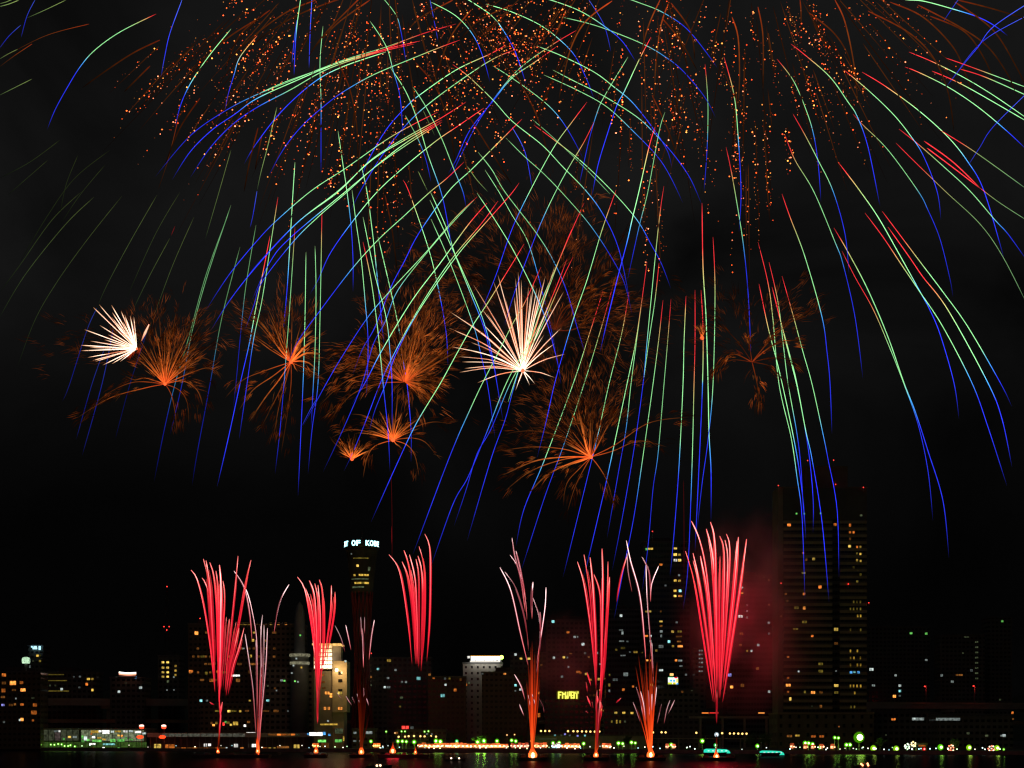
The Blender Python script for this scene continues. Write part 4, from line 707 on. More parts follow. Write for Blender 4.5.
# ------------------------------------------------------------------ boats and barges
def hull(mb, x, y, z0, z1, ln, wd, rake=.15, mi=0):
    secs = [(-.5,.75,0),(-.42,1,0),(.2,1,0),(.38,.7,.15),(.5,.06,.35)]; b = len(mb.v)
    for (u, w, dz) in secs:
        for (sw, zt) in ((-.7,0),(-1,1),(1,1),(.7,0)): mb.v.append((x+u*ln*(1+(rake*.3 if zt else 0)), y+sw*w*wd/2, z0+(z1+dz*(z1-z0)-z0)*zt))
    for j in range(len(secs)-1):
        for k in range(4): mb.f.append((b+4*j+k, b+4*j+4+k, b+4*j+4+(k+1)%4, b+4*j+(k+1)%4)); mb.mi.append(mi)
    mb.f.append((b,b+1,b+2,b+3)); mb.mi.append(mi); k = b+4*(len(secs)-1); mb.f.append((k+3,k+2,k+1,k)); mb.mi.append(mi)
    return mb
def cruise_boat(x, y, D, w, label):
    s = D/F; p = px(x, y, D); ln = w*s; t = empty("cruise_boat", (p.x, D, 0), label, "boat", "cruise boats glowing cyan")
    hull(MB(), p.x, D, -.3, 1.5, ln, 4.2).build('hull', surf("boat_hull_navy",(.03,.04,.06),.4), t)
    h = 4.4*s; m = MB(); b = len(m.v)
    pr = [(-.5,.0),(-.49,h*.8),(-.4,h),(.0,h*.97),(.36,h*.86),(.46,h*.5),(.5,0)]
    for sy in (-1.5, 1.5):
        for (u, z) in pr: m.v.append((p.x+u*ln, D+sy, p.z-h/2+z))
    n_ = len(pr); m.f.append(tuple(range(n_))); m.f.append(tuple(n_+i for i in reversed(range(n_)))); m.mi += [0,0]
    for i in range(n_): m.f.append((i, n_+i, n_+(i+1)%n_, (i+1)%n_)); m.mi.append(0)
    m.build('cabin', emis((.03,.85,.55), .95, False), t)
    for j in range(5): 
        u = -.34+.17*j; MB().box(p.x+u*ln-.4, p.x+u*ln+.4, D-1.62, D-1.505, p.z-.15, p.z+.35).build('window', emis((.55,1,.9), 1.0, False), t)
    MB().lathe([(.05,p.z+h/2),(.04,p.z+h/2+2)], p.x-ln*.1, D, 5).build('mast', STEEL, t)
cruise_boat(717, 751, 700, 26, "cyan glowing cruise boat under the big red fan")
cruise_boat(772, 752.8, 690, 24, "cyan glowing cruise boat left of the striped hotel's foot")
def small_boat(x, y, D, pts_, rgb, label):
    s = D/F; p = px(x, y, D); ln = 6.5; t = empty("small_boat", (p.x, D, 0), label, "boat", "small boats on the dark water")
    hull(MB(), p.x, D, -.25, .55, ln, 2.2).build('hull', DARK, t)
    MB().box(p.x-1.1, p.x+.7, D-.7, D+.7, .5, 1.15).build('cabin', DARK, t)
    for (u, v) in pts_:
        q = px(u, v, D-1.0); m = MB(); m.ball((q.x, D-1.25, max(.55,q.z)), .26, 8, 5, 1).box(q.x-.05, q.x+.05, D-1.25, D-.6, max(.55,q.z)-.05, max(.55,q.z)+.05, 0)
        m.build('lamp', [STEEL, emis(rgb, 5, False)], t)
small_boat(455.4, 758.3, 560, ((451.3,758.2),(459.2,758.3)), (1,.72,.5), "small dark boat with two warm lamps below the long stall row")
small_boat(379, 765.3, 430, ((377,765.6),(380.4,765.4)), (1,.6,.35), "small dark boat with two lamps at the bottom edge near the left orange comet")
small_boat(864.6, 764.5, 440, ((861,764),(862.4,765.6),(867.4,763.6),(868,765.4)), (1,.30,.12), "small dark boat with red-orange lamps below the great green lamp")
def barge(x, D, w, label):
    p = px(x, HOR, D); t = empty("launch_barge", (p.x, D, 0), label, "barge", "firework launch barges")
    m = MB(); b = 0; top = 1.15
    m.v += [(p.x-w/2+.8,D-4,-.4),(p.x+w/2-.8,D-4,-.4),(p.x+w/2-.8,D+4,-.4),(p.x-w/2+.8,D+4,-.4),(p.x-w/2,D-4,top),(p.x+w/2,D-4,top),(p.x+w/2,D+4,top),(p.x-w/2,D+4,top)]
    for q in ((0,3,2,1),(4,5,6,7),(0,1,5,4),(1,2,6,5),(2,3,7,6),(3,0,4,7)): m.f.append(q); m.mi.append(0)
    m.build('hull', surf("barge_steel",(.04,.04,.045),.7,.4,.5), t)
    for k in range(3):
        m = MB(); x0 = p.x-w*.32+w*.32*k; m.box(x0-.9,x0+.9,D-1.2,D-.2,top,top+.35)
        for j in range(4): m.lathe([(.13,top+.35),(.13,top+.8)], x0-.66+.44*j, D-.7, 7)
        m.build('mortar_rack', surf("mortar_grey",(.1,.1,.1),.7), t)
    for sx in (-1,1): MB().lathe([(.16,top),(.16,top+.45),(.22,top+.5)], p.x+sx*(w/2-.5), D-3.2, 8).build('bollard', DARK, t)
# ------------------------------------------------------------------ fireworks: burning stars leave glowing trails of embers
def crom(P, step=6.0):
    out = []
    n = len(P)
    for i in range(n-1):
        p0, p1, p2, p3 = P[max(i-1,0)], P[i], P[i+1], P[min(i+2,n-1)]
        L = math.hypot(p2[0]-p1[0], p2[1]-p1[1]); k = max(1, int(L/step))
        for j in range(k):
            t = j/k; t2, t3 = t*t, t*t*t
            out.append(tuple(.5*((2*p1[a]) + (-p0[a]+p2[a])*t + (2*p0[a]-5*p1[a]+4*p2[a]-p3[a])*t2 + (-p0[a]+3*p1[a]-3*p2[a]+p3[a])*t3) for a in (0,1)))
    out.append(tuple(P[-1])); return out
def ramp(stops, t):
    for i in range(len(stops)-1):
        a, b = stops[i], stops[i+1]
        if t <= b[0]:
            f = (t-a[0])/max(1e-6, b[0]-a[0]); return tuple(a[1][k]+(b[1][k]-a[1][k])*f for k in range(3))
    return stops[-1][1]
RD=(.95,.035,.045); GR=(.34,.92,.36); YG=(.45,.62,.20); CY=(.07,.42,.95); BL=(.025,.04,.95); PU=(.05,.02,.35); Z=(0.004,0.004,.02); OR=(.9,.28,.06)
def stops_for(code, r=.13, g=.62):
    if code == 'rgb': return [(0,(.5,.02,.02)),(.02,RD),(r*.75,RD),(r,(.75,.35,.12)),(r+.06,YG),(r+.14,GR),(g-.06,GR),(g,CY),(g+.08,BL),(max(g+.1,.82),BL),(max(g+.12,.93),(.012,.018,.42)),(1,Z)]
    if code == 'rg':  return [(0,(.5,.02,.02)),(.03,RD),(r*.8,RD),(r+.06,(.42,.28,.10)),(r+.2,(.2,.35,.12)),(.85,(.16,.34,.14)),(1,(.03,.06,.03))]
    if code == 'gb':  return [(0,(.25,.4,.15)),(.05,GR),(g-.12,GR),(g,CY),(g+.1,BL),(max(g+.12,.8),BL),(max(g+.14,.92),(.012,.018,.42)),(1,Z)]
    if code == 'g':   return [(0,(.15,.2,.06)),(.1,(.40,.56,.15)),(.6,(.28,.44,.13)),(1,(.02,.04,.02))]
    if code == 'b':   return [(0,(.08,.14,1.0)),(.6,BL),(.88,(.03,.04,.5)),(1,Z)]
    if code == 'r':   return [(0,(.5,.02,.02)),(.05,RD),(.8,RD),(1,(.1,.01,.01))]
    if code == 'o':   return [(0,(.95,.10,.018)),(.3,(.46,.085,.012)),(.7,(.15,.038,.007)),(1,(.02,.008,.003))]
    if code == 'oy':  return [(0,(.9,.12,.04)),(.15,(1,.45,.1)),(.3,(.5,.6,.25)),(.45,CY),(.6,BL),(.9,PU),(1,Z)]
    if code == 'k':   return [(0,(1.3,.4,.45)),(.06,(1.5,.5,.55)),(.5,(1.2,.22,.28)),(.8,(.9,.07,.09)),(1,(.25,.03,.02))]   # pinkish white comet
    if code == 'm':   return [(0,(.9,.10,.10)),(.05,(1.7,.14,.13)),(.35,(1.4,.028,.06)),(.8,(1.0,.014,.035)),(1,(.25,.008,.012))]      # red comet
    if code == 'mc':  return [(0,(1.8,.3,.28)),(.06,(3.0,.85,.78)),(.35,(2.6,.32,.36)),(.75,(1.7,.06,.10)),(1,(.4,.008,.012))]
    if code == 'kc':  return [(0,(2,1.2,1.2)),(.06,(3.4,2.3,2.3)),(.5,(2.6,1.3,1.4)),(.8,(1.6,.3,.33)),(1,(.3,.04,.03))]
    if code == 'hc':  return [(0,(4,3.2,2.4)),(.6,(3.2,2.5,1.9)),(.85,(2.0,1.2,.75)),(1,(.7,.25,.08))]
    if code == 'hs':  return [(0,(1.6,.45,.22)),(.5,(1.2,.32,.14)),(1,(.35,.07,.02))]
    if code == 'e':   return [(0,(2.2,.22,.03)),(.35,(1.1,.07,.010)),(.75,(.35,.022,.005)),(1,(.05,.006,.002))]         # ember column
    if code == 'h':   return [(0,(3.2,1.25,.8)),(.3,(2.7,1.25,.85)),(.75,(1.8,.75,.4)),(1,(.7,.2,.06))]              # white-gold needle
def trail(root, D, code, pts, k=1.0, w=1.1, r=.13, g=.62, depth=None, mat=None, name='star_trail', ends=(.35,.2), strands=None, flick=.0):
    P = crom(pts, 6.0 if not flick else 3.5); n = len(P); L = [0]
    for i in range(1, n): L.append(L[-1]+math.hypot(P[i][0]-P[i-1][0], P[i][1]-P[i-1][1]))
    st = stops_for(code, r, g); d0, d1 = depth if depth else (0, 0)
    V, RA, CO = [], [], []
    for i, (x, y) in enumerate(P):
        t = L[i]/max(L[-1], 1e-6); Dd = D + d0 + (d1-d0)*t
        V.append(px(x, y, Dd)); f = min(1, ends[0]+t*14, ends[1]+(1-t)*10); RA.append(max(.02, w*.5*f*Dd/F)); c = ramp(st, t)
        kk = k*(1+R.uniform(-flick, flick)); CO.append(tuple(q*kk for q in c))
    m = MB().tube(V, RA, 5, CO)
    if strands:                            # looser glowing sparks travelling beside the core
        ns, spread, sw, scode, sk = strands; st2 = stops_for(scode, r, g)
        for j in range(ns):
            ox, oy = R.gauss(0, spread), R.gauss(0, spread); a = R.uniform(0, .25) if j else 0; b = R.uniform(.72, 1.0); V2, R2, C2 = [], [], []
            i0, i1 = int(a*(n-1)), max(int(a*(n-1))+2, int(b*(n-1))); kj = sk*R.uniform(.6,1.2)
            for i in range(i0, min(n, i1+1)):
                t = i/(n-1); e = min(1, .3+t*3, .25+(1-t)*3)
                s_ = (D+d0)/F; q = V[i]; V2.append(Vector((q.x+ox*s_*e, q.y+oy*s_*e, q.z+R.gauss(0,.05)*s_)))
                u = (i-i0)/max(1, i1-i0); R2.append(max(.02, sw*.5*s_*min(1, .3+u*5, .15+(1-u)*4))); C2.append(tuple(z*kj for z in ramp(st2, t)))
            if len(V2) > 1: m.tube(V2, R2, 4, C2)
    return m.build(name, mat or STAR, root)
def shell(label, cx, cy, D, cat="firework", name="star_shell"):
    o = empty(name, px(cx, cy, D), label, cat); o['group'] = "large shells bursting above the harbour"; return o
def sphdepth(c, Rpx, D, pts):
    x, y = pts[len(pts)//2]; r = math.hypot(x-c[0], y-c[1]); s = D/F
    z = math.sqrt(max(0, Rpx*Rpx-r*r))*s*.55*R.choice((-1,1))*R.uniform(.4,1); return (z*.65, z)

A1 = shell("large shell at top left, stars raining straight down and to the right", 385, -90, 700)
B1 = shell("largest shell at top centre, red to green to blue stars sweeping left", 640, -80, 640)
B2 = shell("large shell at top right, red to green to blue stars falling right", 690, -90, 760)
B3 = shell("shell beyond the right edge, thin blue stars reaching in", 1120, -60, 700)
A2 = shell("faint older shell at far left, dim olive streaks drifting down", 330, -160, 820)
sh = {'A':(A1,(385,-90),480,700),'B':(B1,(640,-80),560,640),'R':(B2,(690,-90),600,760),'X':(B3,(1120,-60),300,700),'F':(A2,(330,-160),560,820)}
T = [
# --- A : left-top shell
('A','b',.45,1,[(35,0),(27,16),(21,38)]),('A','g',.45,1,[(66,0),(45,10),(27,18)]),('A','g',.8,1.2,[(19,0),(9,4),(-2,7)]),('A','g',.6,1,[(15,-2),(6,2),(-2,4)]),('A','o',.25,1,[(89,24),(45,36),(0,59)]),('A','g',.3,1,[(18,49),(8,54),(-2,60)]),
('A','o',.3,1.1,[(32,44),(14,56),(-2,68)]),('A','b',.4,1,[(21,25),(9,36),(-1,49)]),('A','g',.35,1,[(32,79),(16,87),(-2,96)]),
('A','rgb',.95,1.15,[(156,14),(120,32),(95,50),(80,67),(67,88),(55,110),(47,130)],.06,.5),('A','b',1.1,1.2,[(182,0),(170,33),(165,55),(161,77)]),('A','gb',1,1.2,[(231,29),(212,52),(197,73),(187,90),(180,107),(175,127)],.13,.6),('A','o',.22,1,[(178,120),(168,160),(158,190)]),
('A','oy',1,1.1,[(257,36),(240,57),(234,75),(228,95),(225,111)]),
('A','gb',1,1.1,[(301,-3),(297,25),(295,50),(294,76)],.1,.5),('A','b',.9,1,[(297,20),(294,42),(292,64)]),('A','b',1,1.1,[(312,-3),(310,35),(309,69)]),('A','gb',.85,1.1,[(323,26),(320,62),(321,100),(321,137),(321,174)],.1,.55),
('A','gb',.95,1.1,[(370,21),(386,46),(393,70),(400,97),(403,136)],.1,.5),('A','gb',.95,1.1,[(383,-2),(396,15),(401,32),(406,62)],.1,.45),('A','gb',1,1.1,[(431,2),(456,16),(473,35),(483,57),(490,82)],.1,.52),('A','b',.8,1,[(430,0),(434,20),(438,41)]),
('A','gb',1,1.1,[(464,-3),(491,15),(503,30),(513,47),(519,62),(526,84)],.1,.5),('A','gb',1,1.1,[(390,67),(406,92),(418,122),(428,155),(441,192),(448,225),(453,258)],.1,.62),('A','gb',.9,1,[(405,115),(418,139),(426,160),(431,182)],.1,.5),
('A','gb',.85,1.1,[(413,87),(426,107),(441,137),(453,167),(463,192),(466,208)],.1,.78),('A','g',.3,1,[(423,110),(435,136)]),('A','b',.55,1,[(257,191),(253,215),(250,228)]),('A','g',.8,1.1,[(277,107),(268,145),(261,172),(257,191)]),
('A','gb',.95,1.1,[(338,131),(343,165),(347,192),(351,225),(353,260),(353,292)],.1,.52),('A','gb',1,1.15,[(295,162),(293,192),(290,242),(287,290),(283,332)],.1,.6),('A','gb',1,1.15,[(361,165),(367,192),(373,237),(377,275),(381,315),(384,345)],.1,.6),
('A','gb',1,1.1,[(352,190),(356,222),(361,257),(365,300),(368,340),(367,383),(366,396)],.1,.55),('A','rgb',1,1.15,[(403,180),(409,192),(428,247),(438,287),(446,332),(448,366)],.1,.62),('A','g',.5,1,[(418,171),(428,192)]),
('A','gb',1,1.1,[(430,191),(446,227),(456,257),(470,292),(483,325),(490,352),(498,381)],.1,.62),('A','gb',1,1.3,[(430,200),(453,250),(470,288),(481,314),(490,345),(497,384),(503,421)],.1,.58),('A','gb',.9,1.1,[(431,219),(451,265),(473,324),(481,355),(488,388),(495,438)],.1,.5),
('A','g',.55,1,[(467,166),(477,180),(488,192)]),('A','gb',.9,1.1,[(477,193),(495,220),(512,248),(532,287),(546,320),(557,360),(561,384)],.1,.62),('A','gb',.85,1.1,[(478,152),(492,170),(505,192),(537,234),(554,262),(567,292),(577,327),(586,356)],.1,.6),
('A','gb',.8,1.1,[(485,170),(499,192),(512,215),(527,240),(538,275),(549,320),(556,352)],.1,.5),
('A','rgb',.75,1.05,[(322,208),(321,267),(320,317),(318,383),(312,430),(308,474)],.1,.6),('A','gb',.85,1.1,[(315,246),(316,292),(315,350),(313,390),(311,430)],.1,.7),('A','gb',.95,1.1,[(306,252),(305,317),(304,354),(303,384),(301,430),(298,496)],.1,.5),
('A','rgb',.85,1.1,[(295,227),(293,257),(289,317),(284,383),(280,430),(275,474)],.05,.58),('A','rgb',.9,1.1,[(278,197),(271,242),(262,300),(254,337),(247,384),(239,440)],.05,.6),('A','rgb',1.1,1.2,[(270,236),(263,272),(256,307),(249,345),(240,384),(229,435),(217,487)],.16,.42),
('A','rgb',.95,1.1,[(363,242),(371,280),(378,332),(383,383),(388,432),(390,472)],.08,.55),('A','gb',1,1.1,[(363,217),(375,275),(386,317),(390,352),(392,384),(392,432)],.1,.62),('A','gb',1,1.1,[(378,237),(391,292),(399,330),(402,355),(407,384),(411,430),(411,462)],.1,.48),
('A','r',.05,.8,[(391,470),(392,515),(392,565)]),('A','r',.12,.9,[(391.6,526),(391.8,545)]),
# --- F : faint far-left streaks
('F','g',.22,1,[(81,192),(52,220),(20,265),(0,292)]),('F','g',.26,1,[(94,197),(65,225),(25,275),(-2,320)]),('F','g',.22,1,[(122,196),(87,240),(57,282),(35,320),(17,368)]),('F','g',.40,1,[(157,195),(130,242),(107,285),(97,308)]),('F','b',.5,1,[(97,308),(87,330),(69,386),(62,402)]),
('F','g',.24,1,[(180,192),(155,235),(127,297)]),('F','r',.35,1,[(175,226),(171,236)]),('F','g',.28,1,[(170,238),(150,275),(132,312)]),('F','g',.38,1,[(194,217),(172,267),(150,327)]),('F','oy',.4,1.3,[(151,323),(145,336),(139,347)]),('F','b',.28,1,[(146,335),(130,384),(115,440)]),
('F','g',.55,1,[(231,150),(219,192),(205,240)]),('F','gb',.72,1.2,[(231,205),(207,277),(192,332),(182,384),(170,435)],.1,.68),('F','gb',.55,1.1,[(228,215),(206,275),(188,340),(175,384),(164,431),(154,482)],.1,.66),('F','gb',.78,1.1,[(240,247),(222,317),(210,384),(197,454),(192,486)],.1,.5),
('F','gb',.8,1.1,[(256,225),(246,285),(241,330),(236,383),(233,410)],.1,.5),('F','b',.55,1.1,[(94,312),(92,384),(76,440)] if False else [(104,350),(92,384),(76,440)]),('F','b',.5,1.1,[(113,330),(102,384),(82,456)]),
('F','g',.10,1,[(60,140),(30,162),(0,178)]),('F','g',.10,1,[(48,160),(25,180),(8,195)]),('F','g',.09,1,[(78,155),(66,185),(60,215)]),('F','g',.10,1,[(105,165),(80,195),(60,225)]),('F','g',.12,1,[(110,150),(75,178),(48,215),(20,262)]),
# --- X : from beyond the right edge
('X','b',.9,1.1,[(1030,2),(993,27),(978,47),(963,65),(946,87)]),('X','b',.9,1.1,[(1030,14),(993,34),(975,49),(957,72)]),('X','b',.75,1.1,[(1030,90),(993,127),(980,147),(967,167)]),('X','b',.6,1,[(960,-3),(951,10),(943,22)]),
# --- A/B crossing sprays to the right at the top
('A','gb',1,1.1,[(620,-4),(640,3),(662,12),(687,29),(712,60),(717,68)],.1,.45),('A','gb',1,1.1,[(540,-3),(560,3),(582,12),(604,26),(622,41),(636,62)],.1,.6),('A','gb',.95,1.15,[(562,17),(594,25),(624,36),(647,46),(664,56),(682,70),(704,96),(716,118)],.1,.55),('A','b',.6,1,[(589,0),(604,25),(611,52)]),
('A','gb',1,1.1,[(486,4),(512,12),(540,25),(560,40),(575,56),(587,80),(594,99)],.1,.6),('A','gb',1,1.1,[(537,46),(562,56),(594,72),(614,87),(632,102),(652,127),(667,150),(672,168)],.1,.58),('A','gb',.9,1.1,[(553,70),(574,81),(602,95),(637,117),(657,136),(674,155),(690,178),(702,205)],.1,.55),
('A','gb',.95,1.1,[(544,75),(577,90),(607,107),(634,132),(657,156),(670,176),(683,203)],.1,.55),('A','gb',1,1.1,[(493,66),(512,78),(542,100),(559,117),(572,137),(583,158)],.1,.62),('A','rgb',1,1.15,[(534,125),(557,142),(582,162),(612,191),(637,220),(652,246),(662,265),(671,289)],.13,.66),('A','gb',.6,1,[(532,119),(556,140),(582,165),(610,194)],.1,1.3),
('A','rgb',.95,1.1,[(452,64),(468,76),(493,100),(512,121),(542,145),(562,166),(587,192),(604,216),(619,250),(630,302)],.05,.66),('A','gb',.8,1,[(506,138),(524,156),(545,175),(566,197),(590,225),(610,255),(624,282),(632,314)],.1,.58),('A','b',.9,1.1,[(512,127),(525,152),(532,187)]),
# --- B : sweeping left
('B','rgb',.95,1.15,[(456,24),(425,33),(386,47),(341,61),(293,80),(256,95),(225,111),(190,136),(155,177)],.16,.66),('B','rgb',1.2,1.3,[(420,41),(386,49),(341,62),(293,82),(256,99),(235,114),(212,130),(190,152),(172,180)],.22,.6),('B','rgb',1.05,1.2,[(414,44),(380,52),(330,68),(290,90),(256,108),(232,125),(210,148),(190,178)],.22,.58),('B','rgb',.9,1.1,[(408,39),(380,51),(342,62),(313,72),(285,82),(262,92)],.25,1.2),
('B','rgb',1,1.1,[(460,40),(441,47),(411,59),(373,75),(343,92),(323,107),(301,127),(283,150),(268,177)],.1,.5),('B','gb',1,1.15,[(386,52),(342,67),(313,83),(281,112),(256,144),(244,164)],.1,.4),('B','rgb',1,1.15,[(506,45),(490,54),(456,70),(421,94),(408,105),(386,130),(366,165),(361,183)],.1,.52),
('B','rgb',1,1.15,[(577,30),(555,43),(530,60),(512,76),(493,100),(478,122),(466,145),(449,180)],.13,.5),('B','rgb',1.1,1.2,[(556,47),(535,62),(512,78),(493,101),(470,130),(456,160),(448,174)],.13,.42),('B','rgb',1,1.15,[(517,49),(495,58),(468,75),(431,102),(406,125),(381,157),(361,190),(350,212)],.06,.5),
('B','rgb',1,1.15,[(466,102),(441,118),(405,138),(371,160),(338,192),(298,222),(256,266),(240,288)],.13,.72),('B','rgb',.95,1.1,[(438,112),(414,124),(386,140),(346,168),(311,191),(275,222),(256,242),(235,267),(222,285),(206,310)],.12,.56),('B','rgb',1.1,1.25,[(442,120),(405,140),(372,160),(338,191),(297,223),(256,267),(230,300),(211,330)],.05,.58),('B','rgb',1.1,1.2,[(442,122),(408,144),(375,167),(347,192),(318,217),(293,242),(262,282),(254,305),(245,330)],.05,.6),
('B','rgb',1,1.1,[(437,124),(400,147),(345,192),(290,238),(270,262),(252,300)],.05,.62),('B','rgb',1,1.15,[(484,108),(458,126),(436,141),(403,168),(378,191),(356,217),(331,252),(318,280),(310,294)],.17,.68),('B','rgb',1,1.15,[(522,119),(512,129),(491,150),(471,170),(448,192),(419,233),(404,262),(391,287),(375,327),(362,350),(353,374)],.07,.45),
('B','rgb',1,1.15,[(464,162),(446,179),(430,192),(405,215),(378,240),(351,270),(319,312),(300,338),(288,362)],.12,.55),('B','b',.6,1,[(316,400),(310,410),(302,426)]),('B','rgb',1,1.15,[(477,197),(456,217),(428,250),(391,290),(368,317),(343,355),(326,384),(303,426)],.06,.52),('B','gb',1,1.15,[(474,200),(455,220),(429,250),(398,290),(385,322),(373,345),(362,384),(345,425),(323,472)],.1,.45),
('B','rgb',1,1.15,[(487,203),(468,225),(441,262),(411,302),(381,352),(366,381),(352,404)],.13,.75),('B','rgb',1,1.2,[(498,201),(481,224),(451,260),(421,305),(396,350),(380,384),(365,423),(353,452),(344,471)],.13,.6),('B','rgb',1,1.15,[(519,183),(511,194),(488,220),(456,257),(418,312),(396,354),(386,383),(375,410),(369,432)],.16,.64),
('B','rgb',.95,1.15,[(524,244),(512,264),(487,304),(473,325),(456,355),(440,384),(416,424),(396,466),(371,522)],.14,.64),('B','rgb',.95,1.15,[(541,267),(525,302),(512,325),(497,355),(482,384),(468,414),(456,441),(441,479),(413,554)],.14,.58),('B','rgb',1,1.2,[(567,259),(555,290),(537,330),(520,358),(505,386),(486,434),(468,477),(453,504),(431,566)],.14,.5),('B','rgb',.95,1.15,[(573,257),(562,280),(540,330),(522,362),(509,386),(491,429),(477,454),(466,490),(454,526)],.13,.56),
('B','rgb',1,1.15,[(584,203),(572,230),(557,265),(542,300),(527,342),(513,390),(505,420),(491,459),(467,541)],.16,.52),('B','r',.9,1.2,[(572,229),(566,243),(560,258),(553,275)]),('B','rgb',.95,1.1,[(571,231),(560,258),(545,298),(530,340),(518,372),(508,402)],.2,1.2),('B','rgb',1.05,1.15,[(616,190),(602,230),(587,280),(574,317),(562,357),(554,386),(546,422),(537,458)],.07,.5),
('B','gb',.8,1.1,[(628,57),(617,75),(604,97),(598,110),(589,140),(579,186)],.1,.5),('B','rgb',1.15,1.25,[(651,37),(639,60),(624,92),(617,105),(607,135),(598,165),(592,196)],.12,.42),('B','rgb',1,1.1,[(587,102),(572,122),(554,147),(530,191),(512,229),(496,275),(481,312)],.1,.48),('B','rgb',1,1.1,[(594,122),(584,142),(569,167),(556,191),(544,216),(534,240),(520,277),(512,300),(504,327)],.12,.5),
('B','rgb',1.1,1.3,[(655,127),(649,147),(639,191),(632,220),(627,242),(617,280),(608,317),(600,352)],.1,.48),('B','gb',.6,1,[(665,112),(659,132),(648,191),(639,227),(627,282)],.1,.66),
# --- R : near-vertical middle rain
('R','rgb',.85,1.1,[(705,64),(707,87),(708,112),(707,150),(704,192)],.1,.6),('R','rgb',1,1.15,[(724,57),(734,95),(738,135),(741,191),(739,232)],.13,.5),('R','rgb',.95,1.1,[(726,147),(730,165),(735,192),(743,242),(748,292),(751,354)],.13,.45),
('R','rgb',1,1.15,[(664,186),(661,205),(657,240),(652,290),(647,342),(643,384),(634,449),(622,519),(612,571)],.06,.42),('R','rgb',.95,1.1,[(603,291),(590,332),(573,384),(544,461),(524,509),(516,546)],.16,.7),('R','rgb',.95,1.1,[(614,282),(600,332),(584,384),(564,444),(544,499),(521,571)],.15,.58),('R','rgb',.95,1.1,[(629,292),(622,332),(609,384),(597,439),(589,471),(563,577)],.1,.55),
('R','rgb',.9,1.1,[(643,292),(636,340),(627,384),(609,469),(603,496),(584,577)],.1,.6),('R','rgb',.95,1.1,[(647,262),(643,292),(637,337),(631,384),(626,429),(619,469),(607,538)],.16,.56),('R','rgb',.95,1.1,[(663,300),(659,337),(653,384),(644,449),(634,516),(622,577),(614,620)],.08,.55),('R','rgb',.9,1.1,[(659,263),(655,300),(649,340),(643,384)],.2,1.2),
('R','rgb',.95,1.1,[(671,299),(668,337),(664,384),(658,454),(653,489),(648,546),(642,592)],.09,.5),('R','rgb',.9,1.1,[(686,296),(684,342),(683,384),(679,466),(674,534),(670,577)],.03,.55),('R','rgb',1,1.2,[(695,290),(695,342),(694,384),(692,466),(688,566),(683,610)],.28,.56),('R','rgb',1.05,1.2,[(701,290),(703,330),(702.5,384),(699,466),(695,551)],.22,.34),
('R','rgb',1.15,1.4,[(702,203),(703,267),(706,317),(708,384),(709,434),(711,471),(711,521)],.2,.8),('R','rgb',1,1.15,[(713,237),(715,292),(713,384),(708,440),(702,484),(697,531)],.12,.58),
('R','rgb',.95,1.15,[(769,262),(778,302),(783,342),(788,383),(797,434),(801,469),(804,526)],.1,.62),('R','rgb',1,1.2,[(758,242),(768,283),(773,320),(779,384),(791,437),(797,477),(802,517),(805,602)],.14,.62),('R','rgb',.95,1.2,[(759,284),(768,327),(779,370),(790,420),(798,462),(803,500),(806,540)],.14,.6),('R','rgb',1.1,1.3,[(772,287),(779,315),(787,347),(797,386),(806,432),(812,459),(822,522),(829,602)],.12,.5),('R','rgb',.9,1.1,[(773,290),(781,322),(789,352),(797,384),(808,447),(813,497),(813,533)],.12,.56),
('R','rgb',.95,1.1,[(782,276),(793,315),(803,352),(812,384),(823,434),(828,459),(837,509),(839,577)],.12,.5),('R','rgb',1,1.15,[(782,194),(790,217),(805,257),(822,317),(827,352),(830,383),(832,434)],.12,.55),
('R','rgb',1,1.2,[(785,135),(795,160),(814,192),(835,242),(843,264),(855,317),(863,379)],.1,.5),('R','rgb',.95,1.15,[(793,114),(805,135),(818,160),(833,191),(845,234),(849,274)],.13,.5),('R','rgb',1,1.15,[(777,59),(793,80),(805,107),(813,132),(818,162),(821,202)],.06,.52),('R','rgb',1.1,1.25,[(791,44),(805,55),(830,77),(848,102),(857,116),(868,147),(880,206)],.13,.55),
('R','rgb',1,1.15,[(844,70),(868,90),(893,114),(910,135),(923,155),(937,191),(941,220)],.05,.55),('R','rgb',1.1,1.2,[(862,72),(885,86),(918,110),(948,137),(968,162),(984,191),(1004,258)],.14,.52),('R','rgb',1,1.15,[(853,114),(863,125),(888,150),(918,191),(928,210),(940,239),(950,279),(953,297)],.06,.5),('R','rgb',1.05,1.25,[(838,162),(848,175),(860,191),(878,217),(898,252),(923,297),(929,308),(940,334),(954,383),(959,419)],.06,.54),
('R','rgb',1.05,1.2,[(865,213),(883,237),(903,267),(920,292),(943,327),(972,383),(988,427),(1007,486)],.17,.6),('R','rgb',1.05,1.2,[(882,211),(918,259),(943,292),(968,327),(1001,384),(1012,407)],.2,.8),('R','rgb',1.15,1.2,[(888,227),(910,258),(923,277),(948,310),(988,383),(1002,419),(1012,467)],.3,.66),('R','rgb',1.15,1.35,[(834,228),(848,252),(868,290),(888,337),(904,383),(915,411),(928,451),(943,501),(949,558)],.05,.5),('R','rgb',1,1.2,[(842,251),(855,277),(873,309),(889,346),(904,384),(918,424),(928,471),(933,521)],.24,.56),
